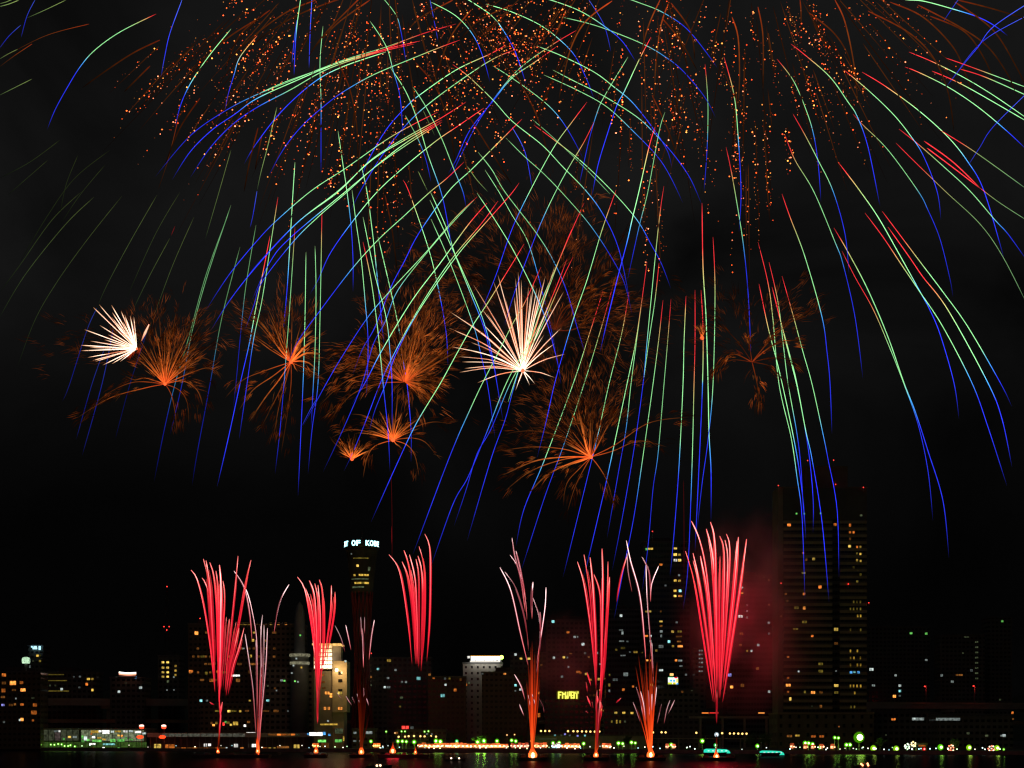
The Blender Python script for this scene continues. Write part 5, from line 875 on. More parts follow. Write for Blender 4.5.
('R','rg',.9,1.1,[(896,143),(913,160),(945,191),(980,224),(1003,257),(1028,306)],.2),('R','rgb',1,1.15,[(899,129),(918,144),(943,166),(970,191),(995,220),(1008,234),(1028,262)],.16,.72),('R','r',1.25,1.5,[(924,141),(953,162),(981,189)]),('R','rg',.9,1.1,[(980,188),(1000,203),(1028,221)],.1),('R','r',1.3,1.6,[(927,148),(955,169),(981,189)]),('R','rg',.9,1.1,[(940,130),(975,152),(1028,190)],.25),
('R','rgb',1,1.2,[(905,67),(918,72),(948,87),(978,107),(1008,132),(1028,151)],.12,.75),('R','rgb',1.05,1.2,[(909,52),(933,62),(963,77),(993,95),(1028,119)],.22,1.3),('R','rgb',1,1.2,[(932,71),(953,80),(976,92),(1028,122)],.25,1.3),('R','rgb',1.1,1.3,[(946,58),(963,64),(993,75),(1028,88)],.45,1.4),('R','rgb',1,1.2,[(960,69),(985,77),(1028,96)],.4,1.4),('R','gb',1.1,1.2,[(905,0),(923,1),(953,9),(978,17),(995,26),(1008,36)],.1,.5),
('R','r',.06,.8,[(683.5,480),(684,530),(684,575)]),
]
for row in T:
    s_, code, k, w, pts = row[:5]; r = row[5] if len(row) > 5 else .13; g = row[6] if len(row) > 6 else .62
    root, c, Rp, D = sh[s_]
    trail(root, D, code, pts, (k if s_ != 'F' else k*.38)*1.55*R.uniform(.7,1.15), w*.5*R.uniform(.85,1.15), r+R.uniform(-.01,.02), g+R.uniform(-.04,.04), sphdepth(c, Rp, D, pts), flick=.16)
# dim brown willow arcs
for s_, k, pts in (('A',.42,[(345,-3),(300,14),(268,33),(256,43)]),('A',.5,[(316,0),(287,12),(256,34),(228,60)]),('A',.6,[(370,0),(338,23),(312,50)]),('A',.55,[(360,-2),(330,28),(316,45),(308,58)]),('A',.6,[(453,0),(420,18),(406,33),(400,38)]),('A',.6,[(471,10),(453,33),(441,60),(432,85)]),('A',.5,[(512,5),(480,20),(460,40)]),
  ('A',.35,[(270,10),(240,35),(225,70)]),('A',.3,[(264,15),(225,40),(195,70),(175,95)]),('A',.3,[(160,40),(135,52),(110,68),(82,88)]),('A',.28,[(150,66),(138,78),(124,92)]),('A',.28,[(258,128),(250,160),(244,192)]),('A',.25,[(262,135),(255,170)]),('A',.28,[(337,60),(350,90),(357,130),(358,185)]),('A',.25,[(415,62),(436,88),(450,130),(456,170)]),('A',.22,[(385,195),(392,230),(397,270)]),('A',.25,[(470,118),(490,150),(512,185)]),('A',.2,[(200,98),(180,128),(165,165)]),
  ('B',.9,[(612,1),(587,20),(572,45),(562,83),(559,100)]),('B',.75,[(660,0),(648,27),(639,62)]),('B',.8,[(669,2),(661,25),(656,62),(654,100)]),('B',.55,[(566,10),(554,40),(547,62)]),('B',.3,[(512,70),(527,95),(540,125),(550,165)]),('B',.4,[(671,3),(690,30),(695,60)]),('B',.35,[(662,18),(680,40),(697,70)]),('B',.25,[(652,95),(668,130),(680,165)]),
  ('R',.75,[(732,17),(738,37),(739.5,75),(738,108)]),('R',.5,[(758,7),(763,37),(763,92)]),('R',.6,[(835,0),(845,22),(854,65),(858,108)]),('R',.35,[(808,12),(833,32),(848,55),(855,82)]),('R',.4,[(890,2),(923,17),(953,47),(966,75),(975,100)]),('R',.38,[(868,11),(908,32),(933,57),(948,92),(954,132)]),('R',.4,[(918,5),(960,27),(988,47),(1008,75),(1016,95)]),('R',.35,[(955,2),(993,30),(1018,70),(1026,88)]),('R',.3,[(958,0),(990,8),(1030,20)]),('R',.3,[(930,16),(965,32),(985,60),(995,85)]),('R',.35,[(800,0),(801,12),(801,30)])):
    root, c, Rp, D = sh[s_]; trail(root, D, 'o', pts, k*(.55 if s_ == 'A' else .7), 1.2, flick=.25, depth=sphdepth(c, Rp, D, pts), name='willow_trail')
# crackling glitter
def glitter(root, D, c, spans, n, seed):
    rg = random.Random(seed); m = MB()
    for _ in range(n):
        th0, th1, r0, r1 = rg.choice(spans); th = rg.uniform(th0, th1); ra = rg.uniform(r0, r1); ln = rg.choice((0,0,0,0,1,1,2,2))*rg.uniform(18,55); k = 1 if ln == 0 else int(rg.uniform(6,18))
        dz = rg.uniform(-60,60); line = []; bb = rg.choice((.35,.6,1,1,1.6))
        for j in range(k):
            rr_ = ra + ln*(j/max(1,k-1)) ; a = math.radians(th*(1-.12*(rr_-150)/200))
            x = c[0]+rr_*math.sin(a)+rg.gauss(0,1.6 if k > 1 else 9); y = c[1]+rr_*math.cos(a)+rg.gauss(0,2.4)
            line.append((c[0]+rr_*math.sin(a), c[1]+rr_*math.cos(a)))
            b = bb*rg.choice((.10,.2,.35,.6,1.0,2.0)); col = rg.choice(((1,.10,.015),(1,.13,.02),(1,.08,.02),(1,.18,.03),(1,.26,.12),(1,.34,.06))); Dd = D+dz
            m.octa(px(x, y, Dd), rg.uniform(.3,.58)*Dd/F*(1.5 if b > .8 else 1), tuple(q*b*1.7 for q in col))
        if k > 3 and rg.random() < .6:
            q0 = line[0]; u = (line[-1][0]-q0[0], line[-1][1]-q0[1]); ext = rg.uniform(-.6,.1); e2 = rg.uniform(.9,1.6); f = rg.choice((.02,.03,.05,.08)); Dd = D+dz
            pr = [(q0[0]+u[0]*h_, q0[1]+u[1]*h_+rg.gauss(0,.2)) for h_ in (ext, ext*.4, .3, .7, e2)]
            m.tube([px(x, y, Dd) for x, y in pr], [.1*Dd/F,.4*Dd/F,.45*Dd/F,.35*Dd/F,.08*Dd/F], 4, [(.9*f*g_,.22*f*g_,.04*f*g_) for g_ in (.4,1,1,.7,.1)])
    o = m.build('crackling_glitter', STAR, root); o['kind'] = 'stuff'
glitter(A1, 700, (385,-90), ((-58,-36,150,290),(-44,-24,100,260),(-26,-8,95,270),(-12,6,90,290),(4,20,90,260),(14,42,95,225),(-64,-40,120,280),(-20,4,95,280),(20,50,95,190),(-62,50,90,240),(-62,50,90,240)), 420, 5)
glitter(B1, 640, (640,-90), ((-55,-20,90,200),(-40,0,90,230),(-25,5,100,340),(0,18,90,220),(-60,-30,90,260),(-60,30,90,220)), 200, 6)
glitter(B2, 760, (745,-90), ((-30,0,90,230),(-10,12,90,230),(8,34,95,200),(20,60,95,170),(-5,6,180,310),(30,62,95,210),(-40,64,90,210)), 200, 8)

# ------------------------------------------------------------------ crackling palm bursts: ember branches with feathered spray
def palm(label, c, D, branches, k=1.0, dens=1.0, spread=7, cloud=(), core=None, seed=1, fk=1.0, name="palm_burst", tk=1.0):
    rg = random.Random(seed); root = empty(name, px(c[0], c[1], D), label, "firework"); root['group'] = "small bursts hanging over the city"
    m = MB()
    for bi, (pts, kb, w, feather) in enumerate(branches):
        P = [(c[0]+p[0], c[1]+p[1]) for p in pts]; dz = rg.uniform(-14, 14)
        trail(root, D, 'o', [c]+P, k*kb*1.7*tk, w*.7, depth=(0, dz), name='ember_trail', flick=.3)
        Q = crom([c]+P, 2.0); n = len(Q)
        L = sum(math.hypot(Q[i+1][0]-Q[i][0], Q[i+1][1]-Q[i][1]) for i in range(n-1))
        for _ in range(int(L*.115*dens*feather)+2):
            t = rg.uniform(.18, 1.0)**.75; i = min(n-2, int(t*(n-1))); q, q2 = Q[i], Q[i+1]
            tx, ty = q2[0]-q[0], q2[1]-q[1]; l_ = max(1e-3, math.hypot(tx, ty)); tx, ty = tx/l_, ty/l_
            off = rg.gauss(0, spread*(.1+.9*t)); cx_, cy_ = q[0]-ty*off, q[1]+tx*off; ac = math.atan2(ty, tx)+off*.035+rg.gauss(0,.2)
            bc = rg.choice((.12,.25,.5,1.5))*(1.15-.8*t)*k*kb*fk*.72; dzc = dz*t+rg.uniform(-8,8); curl = rg.uniform(-.1,.32)
            for _ in range(rg.randint(4, 9)):
                x, y = cx_+rg.gauss(0,1.5), cy_+rg.gauss(0,1.5); a = ac+rg.gauss(0,.12); ln = rg.uniform(3.5, 11)*(.55+.6*t); b = bc*rg.uniform(.25,1.0)
                pr = [(x, y), (x+math.cos(a)*ln*.35, y+math.sin(a)*ln*.35-.3), (x+math.cos(a)*ln*.7, y+math.sin(a)*ln*.7+ln*curl*.3), (x+math.cos(a)*ln, y+math.sin(a)*ln+ln*curl)]
                Dd = D+dzc; col = (.7,.075,.009) if t < .3 else ((1,.16,.017) if rg.random() < .65 else (.6,.18,.035))
                m.tube([px(u,v,Dd) for u,v in pr], [.1*Dd/F,.2*Dd/F,.17*Dd/F,.05*Dd/F], 3, [tuple(z*b*f for z in col) for f in (.4,1,.8,.25)])
    for (x0, y0, sx, sy, n, ang, b0) in cloud:
        for _ in range(int(n*.25)):           # loose plumes drifting outward, a few hair-fine embers each
            xc, yc = x0+rg.gauss(0,sx), y0+rg.gauss(0,sy); ac = math.atan2(yc-c[1], xc-c[0])+rg.gauss(0,.3); bc = b0*rg.choice((.25,.5,.8,1.5))*k; dzc = rg.uniform(-20,20); curl = rg.uniform(-.05,.4)
            for _ in range(rg.randint(3, 8)):
                x, y = xc+rg.gauss(0,2.2), yc+rg.gauss(0,2.2); a = ac+rg.gauss(0,.16); ln = rg.uniform(5,15); b = bc*rg.uniform(.2,1); Dd = D+dzc
                pr = [(x+math.cos(a)*ln*h_, y+math.sin(a)*ln*h_+ln*curl*h_*h_) for h_ in (0,.3,.65,1)]
                m.tube([px(u,v,Dd) for u,v in pr], [.07*Dd/F,.17*Dd/F,.15*Dd/F,.05*Dd/F], 3, [tuple(z*b*f*.9 for z in (.9,.19,.035)) for f in (.3,1,.8,.2)])
    if m.v:
        o = m.build('ember_spray', STAR, root); o['kind'] = 'stuff'
    if core:
        MB().ball(px(c[0], c[1], D-1), core*D/F, 10, 6).build('burst_core', emis((1,.12,.03), 1.6, False), root)
    return root
def fan(rg, a0, a1, n, r0, r1, droop, kb=(.5,1), w=1.3, fe=1.0):
    out = []
    for i in range(n):
        a = math.radians(a0+(a1-a0)*(i+rg.uniform(.2,.8))/n); r = rg.uniform(r0, r1); d = droop*r*rg.uniform(.6,1.3)
        out.append(([(math.cos(a)*r*.35, -math.sin(a)*r*.35+d*.08), (math.cos(a)*r*.7, -math.sin(a)*r*.7+d*.4), (math.cos(a)*r, -math.sin(a)*r+d)], rg.uniform(*kb), w, fe))
    return out
g1 = random.Random(11)
palm("orange palm burst beside the white fan burst at left", (165,384), 700, fan(g1,35,140,16,30,62,.05,(.5,1.2),1.5,.9)+fan(g1,40,110,8,62,85,.08,(.25,.5),1,1.1)+[([(-20,4),(-55,14),(-88,34)],.45,1,1.3),([(-30,-2),(-55,8),(-72,22)],.3,1,1),([(18,-3),(32,6),(38,22)],.6,1.2,1.4),([(14,6),(22,18),(24,40)],.3,1,1.3),([(22,-22),(38,-26),(48,-22)],.5,1.2,1),([(28,-12),(44,-16),(54,-8)],.5,1.2,1.2),([(6,10),(10,28),(12,52)],.25,1,1),([(-20,-6),(-30,-4),(-40,-8)],.7,1.2,.6)], 1.0, 1.0, 4.5, ((150,335,20,16,260,-70,.25),(75,345,28,16,150,-20,.14),(188,345,12,20,160,-60,.35)), 1.6, 1)
palm("orange palm burst with bright petals up to the right", (291,362), 700, [([(-12,-14),(-24,-32),(-38,-48)],1.0,2.2,1.2),([(-10,-18),(-16,-34),(-22,-46)],.7,1.4,1),([(-6,-18),(-8,-36),(-8,-52)],.5,1.2,1),([(5,-14),(12,-24),(22,-32)],1.5,3.2,.7),([(8,-9),(16,-17),(27,-24)],1.4,2.6,.5),([(8,-5),(16,-9),(30,-8)],1.2,2.4,1),([(9,-1),(18,1),(28,10)],.8,1.8,1.4),([(6,3),(18,8),(36,20)],.4,1,1.3),([(-18,14),(-38,28),(-52,48)],.55,1.2,.5),([(-12,18),(-26,36),(-42,60)],.7,1.4,.4),([(-24,8),(-48,18),(-66,36)],.4,1,.6),([(-6,22),(-12,44),(-18,78)],.3,1,1.3),([(-9,24),(-22,50),(-30,66)],.3,1,1.2),([(0,22),(-4,54),(-10,92)],.2,1,1.2),([(3,3),(4,6),(7,10)],.9,1.4,.2),([(-20,-12),(-34,-22),(-46,-26)],.6,1.2,1.2)]+fan(g1,60,150,8,30,70,.06,(.3,.6),1,1), 1.15, .9, 4.5, ((250,325,14,14,120,-110,.3),(285,322,14,14,140,-80,.3)), 1.7, 2)
palm("big diffuse orange palm burst in the middle left", (405,382), 700, fan(g1,30,85,10,35,80,.05,(.6,1.3),2.0,1.6)+fan(g1,85,160,10,30,75,.12,(.4,.9),1.3,1.5)+fan(g1,-40,30,8,20,40,.2,(.5,1),1.5,1.5)+[([(-30,-8),(-60,0),(-86,24)],.6,1.1,1.6),([(-28,2),(-55,14),(-76,40)],.5,1.1,1.4),([(-34,-20),(-60,-18),(-90,-4)],.5,1,1.4),([(-24,-26),(-50,-34),(-76,-30)],.5,1,1.4)], 1.15, 1.15, 6, ((410,335,22,18,420,-60,.6),(365,365,26,12,300,150,.35),(425,370,14,20,240,-50,.6),(400,300,22,18,200,-70,.22),(440,310,24,24,260,-70,.18)), None, 3, 1.1, tk=.6)
palm("small orange star burst with spiky rays left of the tower's axis", (393,440), 700, fan(g1,20,165,15,22,40,.12,(.7,1.4),1.5,.5)+[([(-18,6),(-26,18),(-30,38)],.5,1,.7),([(14,5),(22,16),(26,36)],.5,1,.8),([(18,-2),(32,2),(44,16)],.4,1,.8),([(-24,-8),(-44,-10),(-62,-2)],.35,1,.8),([(20,-12),(40,-18),(58,-16)],.3,1,1),([(3,4),(6,6),(9,9)],1,1.4,.1),([(2,-18),(4,-36),(5,-54)],.5,1.2,.8),([(-14,-14),(-28,-24),(-42,-26)],.5,1,.9)], 1.2, .8, 3, (), 2.0, 4)
palm("tiny orange fan burst, lowest of the small bursts", (352,459), 700, fan(g1,25,155,11,12,22,.05,(.9,1.6),1.6,.25)+fan(g1,40,140,6,20,30,.05,(.25,.4),.9,.4), 1.4, .6, 1.5, (), 1.8, 5)
palm("orange palm burst with long drooping left arms below the white flower", (591,457), 700, [([(-26,0),(-56,4),(-88,18)],1.0,1.6,.6),([(-20,6),(-44,18),(-62,36)],.9,1.6,.9),([(-28,-8),(-60,-10),(-92,-6)],.5,1.1,1),([(-24,-18),(-56,-26),(-84,-24)],.4,1,1.3),([(-26,2),(-60,14),(-86,34)],.6,1.2,.4),([(-4,-8),(-8,-26),(-12,-44)],1.4,2.6,1.6),([(-1,-7),(-1,-20),(0,-40)],1.0,2,1.4),([(6,-10),(14,-26),(24,-44)],.6,1.2,1.4),([(24,-12),(58,-34),(98,-40)],.45,1.1,.8),([(22,-6),(48,-16),(76,-10)],.4,1,.8),([(8,10),(16,24),(22,44)],.45,1,1.4),([(-6,10),(-16,30),(-24,56)],.3,1,1.4),([(-12,12),(-24,26),(-28,46)],.4,1,1.2),([(-4,-2),(-14,-8),(-26,-14)],1.3,1.8,.4),([(-10,4),(-22,8),(-30,14)],1.3,1.8,.4)]+fan(g1,60,150,9,50,90,.12,(.25,.5),1,1.4), 1.05, 1.0, 4.5, ((575,405,26,20,420,-75,.26),(540,420,24,16,200,-150,.22),(610,395,20,20,200,-60,.22),(580,360,30,26,320,-70,.24)), 1.9, 6)
palm("dim brown palm burst fading at the right of the small bursts", (752,362), 700, [([(-18,-8),(-30,0),(-38,14)],.7,1.3,1.6),([(-20,-2),(-34,6),(-46,16)],.4,1,1),([(14,-12),(28,-20),(48,-22)],.9,1.8,1.4),([(20,-24),(36,-38),(58,-50)],.6,1.2,1.5),([(14,-18),(28,-38),(40,-58)],.4,1,1.2),([(3,12),(6,28),(6,46)],.6,1.3,2),([(-2,-14),(-4,-30),(-4,-46)],.5,1,1.5),([(20,-4),(38,-2),(50,8)],.35,1,1.5),([(-14,-20),(-30,-36),(-44,-46)],.25,1,1.3),([(18,4),(28,14),(32,24)],.3,1,1.2)], .8, 1.1, 3.6, ((790,310,18,16,160,-40,.3),(730,320,24,20,180,-100,.12),(700,300,18,18,80,-90,.1)), None, 7, 1.7, tk=.3)
palm("tiny red-orange spark burst among the falling green trails", (702,338), 700, fan(g1,60,120,4,8,16,0,(.9,1.3),1.2,.2), 1.4, .5, 1, (), 2.0, 8)
# brown crackle haze behind the white flower
palm("brown crackling willow cloud behind the white flower burst", (555,330), 730, fan(g1,20,160,12,50,110,.1,(.18,.4),1,1.3)+[([(26,-26),(60,-80),(72,-100)],.3,1.2,1.2),([(10,-22),(40,-40),(70,-44)],.55,1.6,1.2),([(22,-2),(50,-28),(90,-32)],.5,1.3,1)], .85, 1.0, 7, ((560,250,22,26,420,-55,.32),(500,240,36,26,480,-40,.26),(590,310,24,14,260,-15,.45),(600,340,34,22,420,-70,.25),(460,280,26,26,260,-40,.22),(570,225,10,20,160,-80,.3),(440,300,22,26,220,-60,.2)), None, 9, 1.6, tk=.25)
def needles(label, c, D, ends, k, w, curve=0.0, bright=None, core=2.2):
    root = empty("needle_burst", px(c[0], c[1], D), label, "firework", "small bursts hanging over the city")
    for i, (x, y) in enumerate(ends):
        dx, dy = x-c[0], y-c[1]; L = math.hypot(dx, dy); sag = curve*L*abs(dx)/max(1,L)
        mid = (c[0]+dx*.55, c[1]+dy*.55-sag*.8); q = (c[0]+dx*.25, c[1]+dy*.25-sag*.5)
        kk = k*R.uniform(.7,1.15); dz = R.uniform(-.5,.5)*40*L/100
        trail(root, D, 'hc', [(c[0]+dx*.03, c[1]+dy*.03), q, mid, (x, y)], kk, w*.42*R.uniform(.8,1.15), depth=(0, dz), name='needle_trail', ends=(1,.15), strands=(3, .4, .45, 'hs', 1.1))
    MB().ball(px(c[0], c[1], D-2.5), core*.8*D/F, 12, 7).build('burst_core', emis((1,.16,.07), 1.7, False), root); return root
c0 = (522.8, 370.5); E = [(440+x/3.84, 220+y/3.84) for x, y in ((35,350),(35,415),(45,487),(75,525),(85,545),(75,585),(145,625),(95,570),(160,340),(165,400),(128,248),(205,235),(222,210),(300,200),(290,225),(285,295),(340,255),(360,240),(385,255),(405,215),(372,262),(430,210),(440,180),(475,275),(430,300),(465,415),(440,475),(480,515),(440,605),(345,635),(365,630),(290,655),(400,440),(120,470),(180,360),(110,500),(250,300),(312,230),(350,280),(415,262))]
needles("white-gold needle burst like a flower in the middle of the sky", c0, 690, E, .72, 1.5, .07, core=2.4)
c0 = (136.6, 348.6); E = [(70+x/5.487, 280+y/5.487) for x, y in ((128,150),(160,135),(228,138),(280,170),(232,178),(330,195),(350,200),(163,248),(80,272),(60,358),(62,388),(112,335),(110,370),(190,328),(98,425),(125,442),(180,467),(140,447),(230,460),(275,448),(240,215),(300,190),(290,230),(250,245),(270,260),(310,240),(335,235),(245,350),(180,385),(210,300),(356,240),(300,200),(285,275),(230,205))]
t = needles("white fan-shaped needle burst at left, open to the upper left", c0, 690, E, 1.0, 1.7, .0, core=1.6)
trail(t, 690, 'h', [(149,324.5),(145,333),(141.4,341)], .7, 2.2, name='needle_trail', ends=(.4,.3))
for (x, y, s_) in ((131,356,3),(134,353,4),(140,351,3)): [trail(t, 690, 'e', [(x+q*.8,y-3),(x-1.5+q,y+1),(x-4+q*1.6,y+4+q)], .35, .7, name='ember_trail') for q in (-1,0,1.2)]

# ------------------------------------------------------------------ comet mines fired from the barges
def mine(label, bx, by, D, trails, flash=(3,7), grp="comet sprays rising from the launch barges", column=None, kflash=1.0, seed=0, glow=((.25,900),(.7,1400)), gcol=(1,.012,.045)):
    rg = random.Random(seed); base = px(bx, by, D); t = empty("comet_mine", base, label, "firework", grp)
    for row in trails:
        code, k, w, pts = row[:4]; dz = rg.uniform(-9, 9)
        if code in 'mk':
            trail(t, D, code+'c', pts, k*1.1, max(.66, w*.38), depth=(dz, 0), mat=STARL, name='comet_trail', ends=(.55,.3), strands=(7 if code == 'm' else 3, w*.34 if code == 'm' else w*.28,   .58, code, .85*k if code == 'm' else .45*k), flick=.12)
        else: trail(t, D, code, pts, k, w, depth=(dz, 0), mat=STARL, name='comet_trail', ends=(.55,.5))
    if column:
        x0, x1, ytop, n, kc, jit = column
        for i in range(n):
            xt = x0+(x1-x0)*(i+.5)/n+rg.uniform(-jit,jit); yt = ytop+rg.uniform(0, 46)*(1+.6*abs(i/n-.5)); xm = bx+(xt-bx)*.42
            trail(t, D, 'e', [(bx+rg.uniform(-1.2,1.2), by-1),(xm,(by*.55+yt*.45)),(xt,yt)], kc*2.3*rg.uniform(.4,1.3), rg.uniform(.6,1.3), depth=(0,rg.uniform(-5,5)), mat=STARL, name='ember_trail', ends=(1,.2))
    s = D/F; w, h = flash; m = MB()      # flash pot: white-hot heart in an orange flame
    for j, (fx, fw, fh) in enumerate(((0,1.25,1.2),(-.5,.75,.6),(.48,.7,.7),(.2,.5,1.0))):
        ro = w*.5*s*fw; z0 = base.z-1.2*s; H = h*s*fh; cx = base.x+fx*w*.5*s; lean = rg.uniform(-.12,.12)*H
        prof = ((.5,0),(.95,.1),(1,.24),(.72,.42),(.4,.6),(.2,.8),(.02,1)); b0 = len(m.v)
        m.lathe([(ro*a, z0+H*q) for a, q in prof], cx, D+.25*j, 10, 0, True, [tuple(q*kflash for q in c) for c in ((1.6,.16,.03),(2.4,.30,.05),(2.2,.26,.04),(1.6,.14,.02),(1.1,.08,.012),(.7,.04,.008),(.3,.02,.004))])
        for vi in range(b0, len(m.v)):
            v = m.v[vi]; f = (v[2]-z0)/H; m.v[vi] = (v[0]+lean*f*f, v[1], v[2])
    m.ball((base.x, D-w*.34*s, base.z+h*.12*s), w*.34*s, 10, 6, 0, tuple(q*kflash for q in (5,2.4,.9)), 1.25)
    for q, (zf, en) in enumerate(glow): lamp_light("comet_glow", px(bx+(trails[len(trails)//2][3][0][0]-bx)*zf, by+(trails[0][3][0][1]-by)*zf, D), en, gcol, 6*s, t).data.specular_factor = 0
    m.build('muzzle_flash', STARL, t); return t
def Tm(code, k, w, *pts): return (code, k, w, list(pts))
M = 'm'
mine("red comet fan at far left rising to a curved crown", 218, 752, 640, [
 Tm(M,1,1.9,(191,570),(197,579),(203.5,604),(209.7,642),(212.6,667),(215,692)),Tm(M,.8,1.7,(202,578),(206.5,586),(209.7,610),(213.6,664),(215,690)),Tm(M,.9,1.9,(203.4,559),(207.3,576),(210,607),(214,664)),Tm(M,.9,2.2,(206,560.6),(209.7,584),(212,623),(214.6,672)),
 Tm(M,1,2,(209.7,562.5),(213.6,576),(216.7,607.5),(218,664),(218.6,690)),Tm(M,1,2,(216,571),(218,592),(219,664),(219,690)),Tm(M,1.3,3,(219.5,565),(221,584),(220.6,623),(220,664),(219.2,700),(220.6,712)),Tm(M,1,2,(223,581),(224.5,596.5),(222,639),(221,664),(219.6,700)),
 Tm(M,.5,1.6,(226.4,617),(223,664),(221,690)),Tm(M,.5,1.8,(229.4,619),(225,664),(223,688)),Tm(M,.75,1.7,(238,556),(235.5,585.6),(230,639),(227,664),(225,690)),Tm(M,.8,1.7,(251,560),(245.6,585.6),(239,623),(230.6,664),(226,696)),
 Tm(M,.6,1.7,(236,622),(231.5,651),(228,668),(225,692)),Tm(M,.75,1.7,(239,628),(234,651),(230,668),(226,694)),Tm(M,.65,1.6,(244,628),(239,648),(233,667),(228,695)),
 Tm(M,.7,1.3,(219,700),(220.8,716),(220,725),(219.6,738)),Tm(M,.7,1.6,(222.4,702),(221.2,708),(220.6,715)),Tm(M,.7,1.4,(209.6,702),(212,704),(214.6,705)),Tm('e',.35,1.6,(220,720),(219,738),(218,750))], (2.4,6), column=None, kflash=.8, seed=1)
K = 'k'
mine("pinkish white comet spray right of the far-left red fan", 257.8, 752, 640, [
 Tm(K,.7,1.2,(234,571),(244,587),(249.5,612),(252,641)),Tm(K,.65,1.1,(237,575),(247,592),(252.6,614),(256.5,639),(257,668),(257.4,710)),Tm(K,.4,1.1,(245,634),(249.5,664),(253,690),(256,735)),Tm(K,.35,1.6,(262.5,615),(261,632),(261,664),(259.5,710),(258,748)),Tm(K,.6,1.6,(260.5,626),(261.5,664),(260,700),(258.4,745)),
 Tm(K,.4,1.3,(264,625),(263.6,664),(261,710),(259,748)),Tm(K,.6,1.4,(267.5,628),(266,664),(262,710),(259,745)),Tm(K,.65,1.2,(289,584.5),(281.5,598),(277,614),(274,633)),Tm(K,.4,1.1,(256,640),(256.4,672),(257,712),(257.6,748)),Tm(M,.5,2.2,(261,665),(259.6,705),(258,748)),Tm('e',1,2.6,(257.8,748),(258.4,735),(258.6,716))], (3,9), column=(256,261,712,6,.7,.6), kflash=1.0, seed=2)
mine("red comet fan in front of the lit cream building", 316, 752, 640, [
 Tm(M,1,1.8,(297.4,577),(304.6,589),(310.5,619),(314.4,650),(316.5,690)),Tm(M,.8,1.5,(305.6,588.5),(310.5,603),(313.4,622.6),(316,655),(317.4,690)),Tm(M,1,1.8,(309.5,580.7),(314.4,595),(316.4,626.5),(317,660),(317.4,700)),Tm(M,.8,1.5,(310.5,594),(314,611),(316,640)),Tm(M,1,1.8,(314.8,583.6),(318.3,603),(318.3,642),(317.4,695)),
 Tm(M,1,2,(319.3,579.7),(323,595),(323.6,642),(320,690)),Tm(M,.9,1.7,(318,585),(320,613),(320,650),(318,695)),Tm(M,.9,1.7,(331.4,585.5),(331,609),(327,642),(323,668)),Tm(M,.9,1.6,(335,592),(334,613),(329,644),(326,664)),Tm(M,.7,1.6,(313,640),(315,660),(317.4,705)),Tm(M,.8,2.6,(318,640),(317.6,680),(318,722)),Tm(M,.6,1.4,(318,690),(317.6,708),(317.4,724))], (3.4,8), kflash=.9, seed=3)
mine("dim orange comet column with thin pink tips below the harbour tower", 361.4, 753, 640, [
 Tm(K,.55,1.1,(345.7,625),(348.5,637),(351,650)),Tm(K,.75,1.3,(362,628.5),(363,648),(363.4,668)),Tm(K,.7,1.2,(374.4,620),(371.4,636),(369,660)),Tm(K,.22,1.1,(360.7,617),(361.5,636)),Tm(K,.22,1.1,(364.6,617),(364.6,634)),Tm(K,.16,1,(335,625.6),(341,638),(345,652)),
 Tm(K,.4,1.2,(346,696),(349,701),(352,705.4)),Tm(K,.35,1,(357,694),(359.4,703)),Tm(K,.35,1,(366,697),(369,706)),Tm(K,.3,1,(337,693),(342,699)),Tm(K,.3,1,(352,697),(355,704)),Tm(K,.35,1,(363.6,688),(364,700))], (4.2,10), column=(356,370,655,12,.03,1.2), kflash=1.1, seed=4)
mine("tall red comet fan bending left right of the harbour tower", 415.4, 753, 640, [
 Tm(M,.9,1.6,(389,554.7),(397.4,566),(403,587.5),(409,630.5),(412,664)),Tm(M,.9,1.7,(402,561.7),(408,577.7),(413,613),(415.6,664)),Tm(M,1,1.8,(404,550.4),(410,570),(415,613),(416.8,664)),Tm(M,1,1.9,(409.5,554.7),(415,579.7),(417,622.7),(417.8,664)),Tm(M,.8,1.5,(416,559),(419,583.6),(419,666)),Tm(M,.9,1.7,(418,556),(422,572),(423,603),(421,666)),
 Tm(M,1,1.8,(419,546.5),(424,568),(424.4,613),(421,671)),Tm(M,.8,1.4,(424.8,534),(429.6,546.5),(430.6,574),(429.6,622.7),(426.7,662)),Tm(M,.8,1.6,(411,570),(415.4,600),(417,640),(418.6,668))], (2.2,7), kflash=.75, seed=5)
mine("pink-tipped orange comet column left of the middle red fan", 532.8, 756.5, 560, [
 Tm(K,.75,1.2,(500,567.5),(511,591),(520.5,633),(528.7,668)),Tm(K,.6,1.1,(505,572),(516,588.6),(525,619),(528.5,650)),Tm(K,.75,1.3,(510,555),(519,570),(525,598),(527,620)),Tm(K,.85,1.4,(512,538),(514.6,556),(520.5,579),(525.4,612)),Tm(K,.85,1.4,(516,551),(520.5,570),(526,600)),Tm(K,.8,1.4,(533,582),(532,600),(532,619)),Tm(K,.75,1.4,(533,598),(539,617),(540,642.5),(536,678)),Tm(K,.75,1.3,(546,587.4),(545,607),(540.4,640),(536.6,664)),Tm(K,.7,1.2,(540,612),(540.5,635)),
 Tm(K,.6,1.4,(514.5,674.5),(521,686),(525,700)),Tm(K,.5,1.2,(519.5,704.5),(524,716)),Tm(K,.2,1,(538,697),(543,706),(544,713)),Tm(K,.5,1.4,(527,691),(530,704),(531,716)),Tm(K,.6,1.5,(532,694),(534.4,702),(535.6,709))], (7,12), column=(526,541,640,24,.36,1.4), kflash=1.4, seed=6)
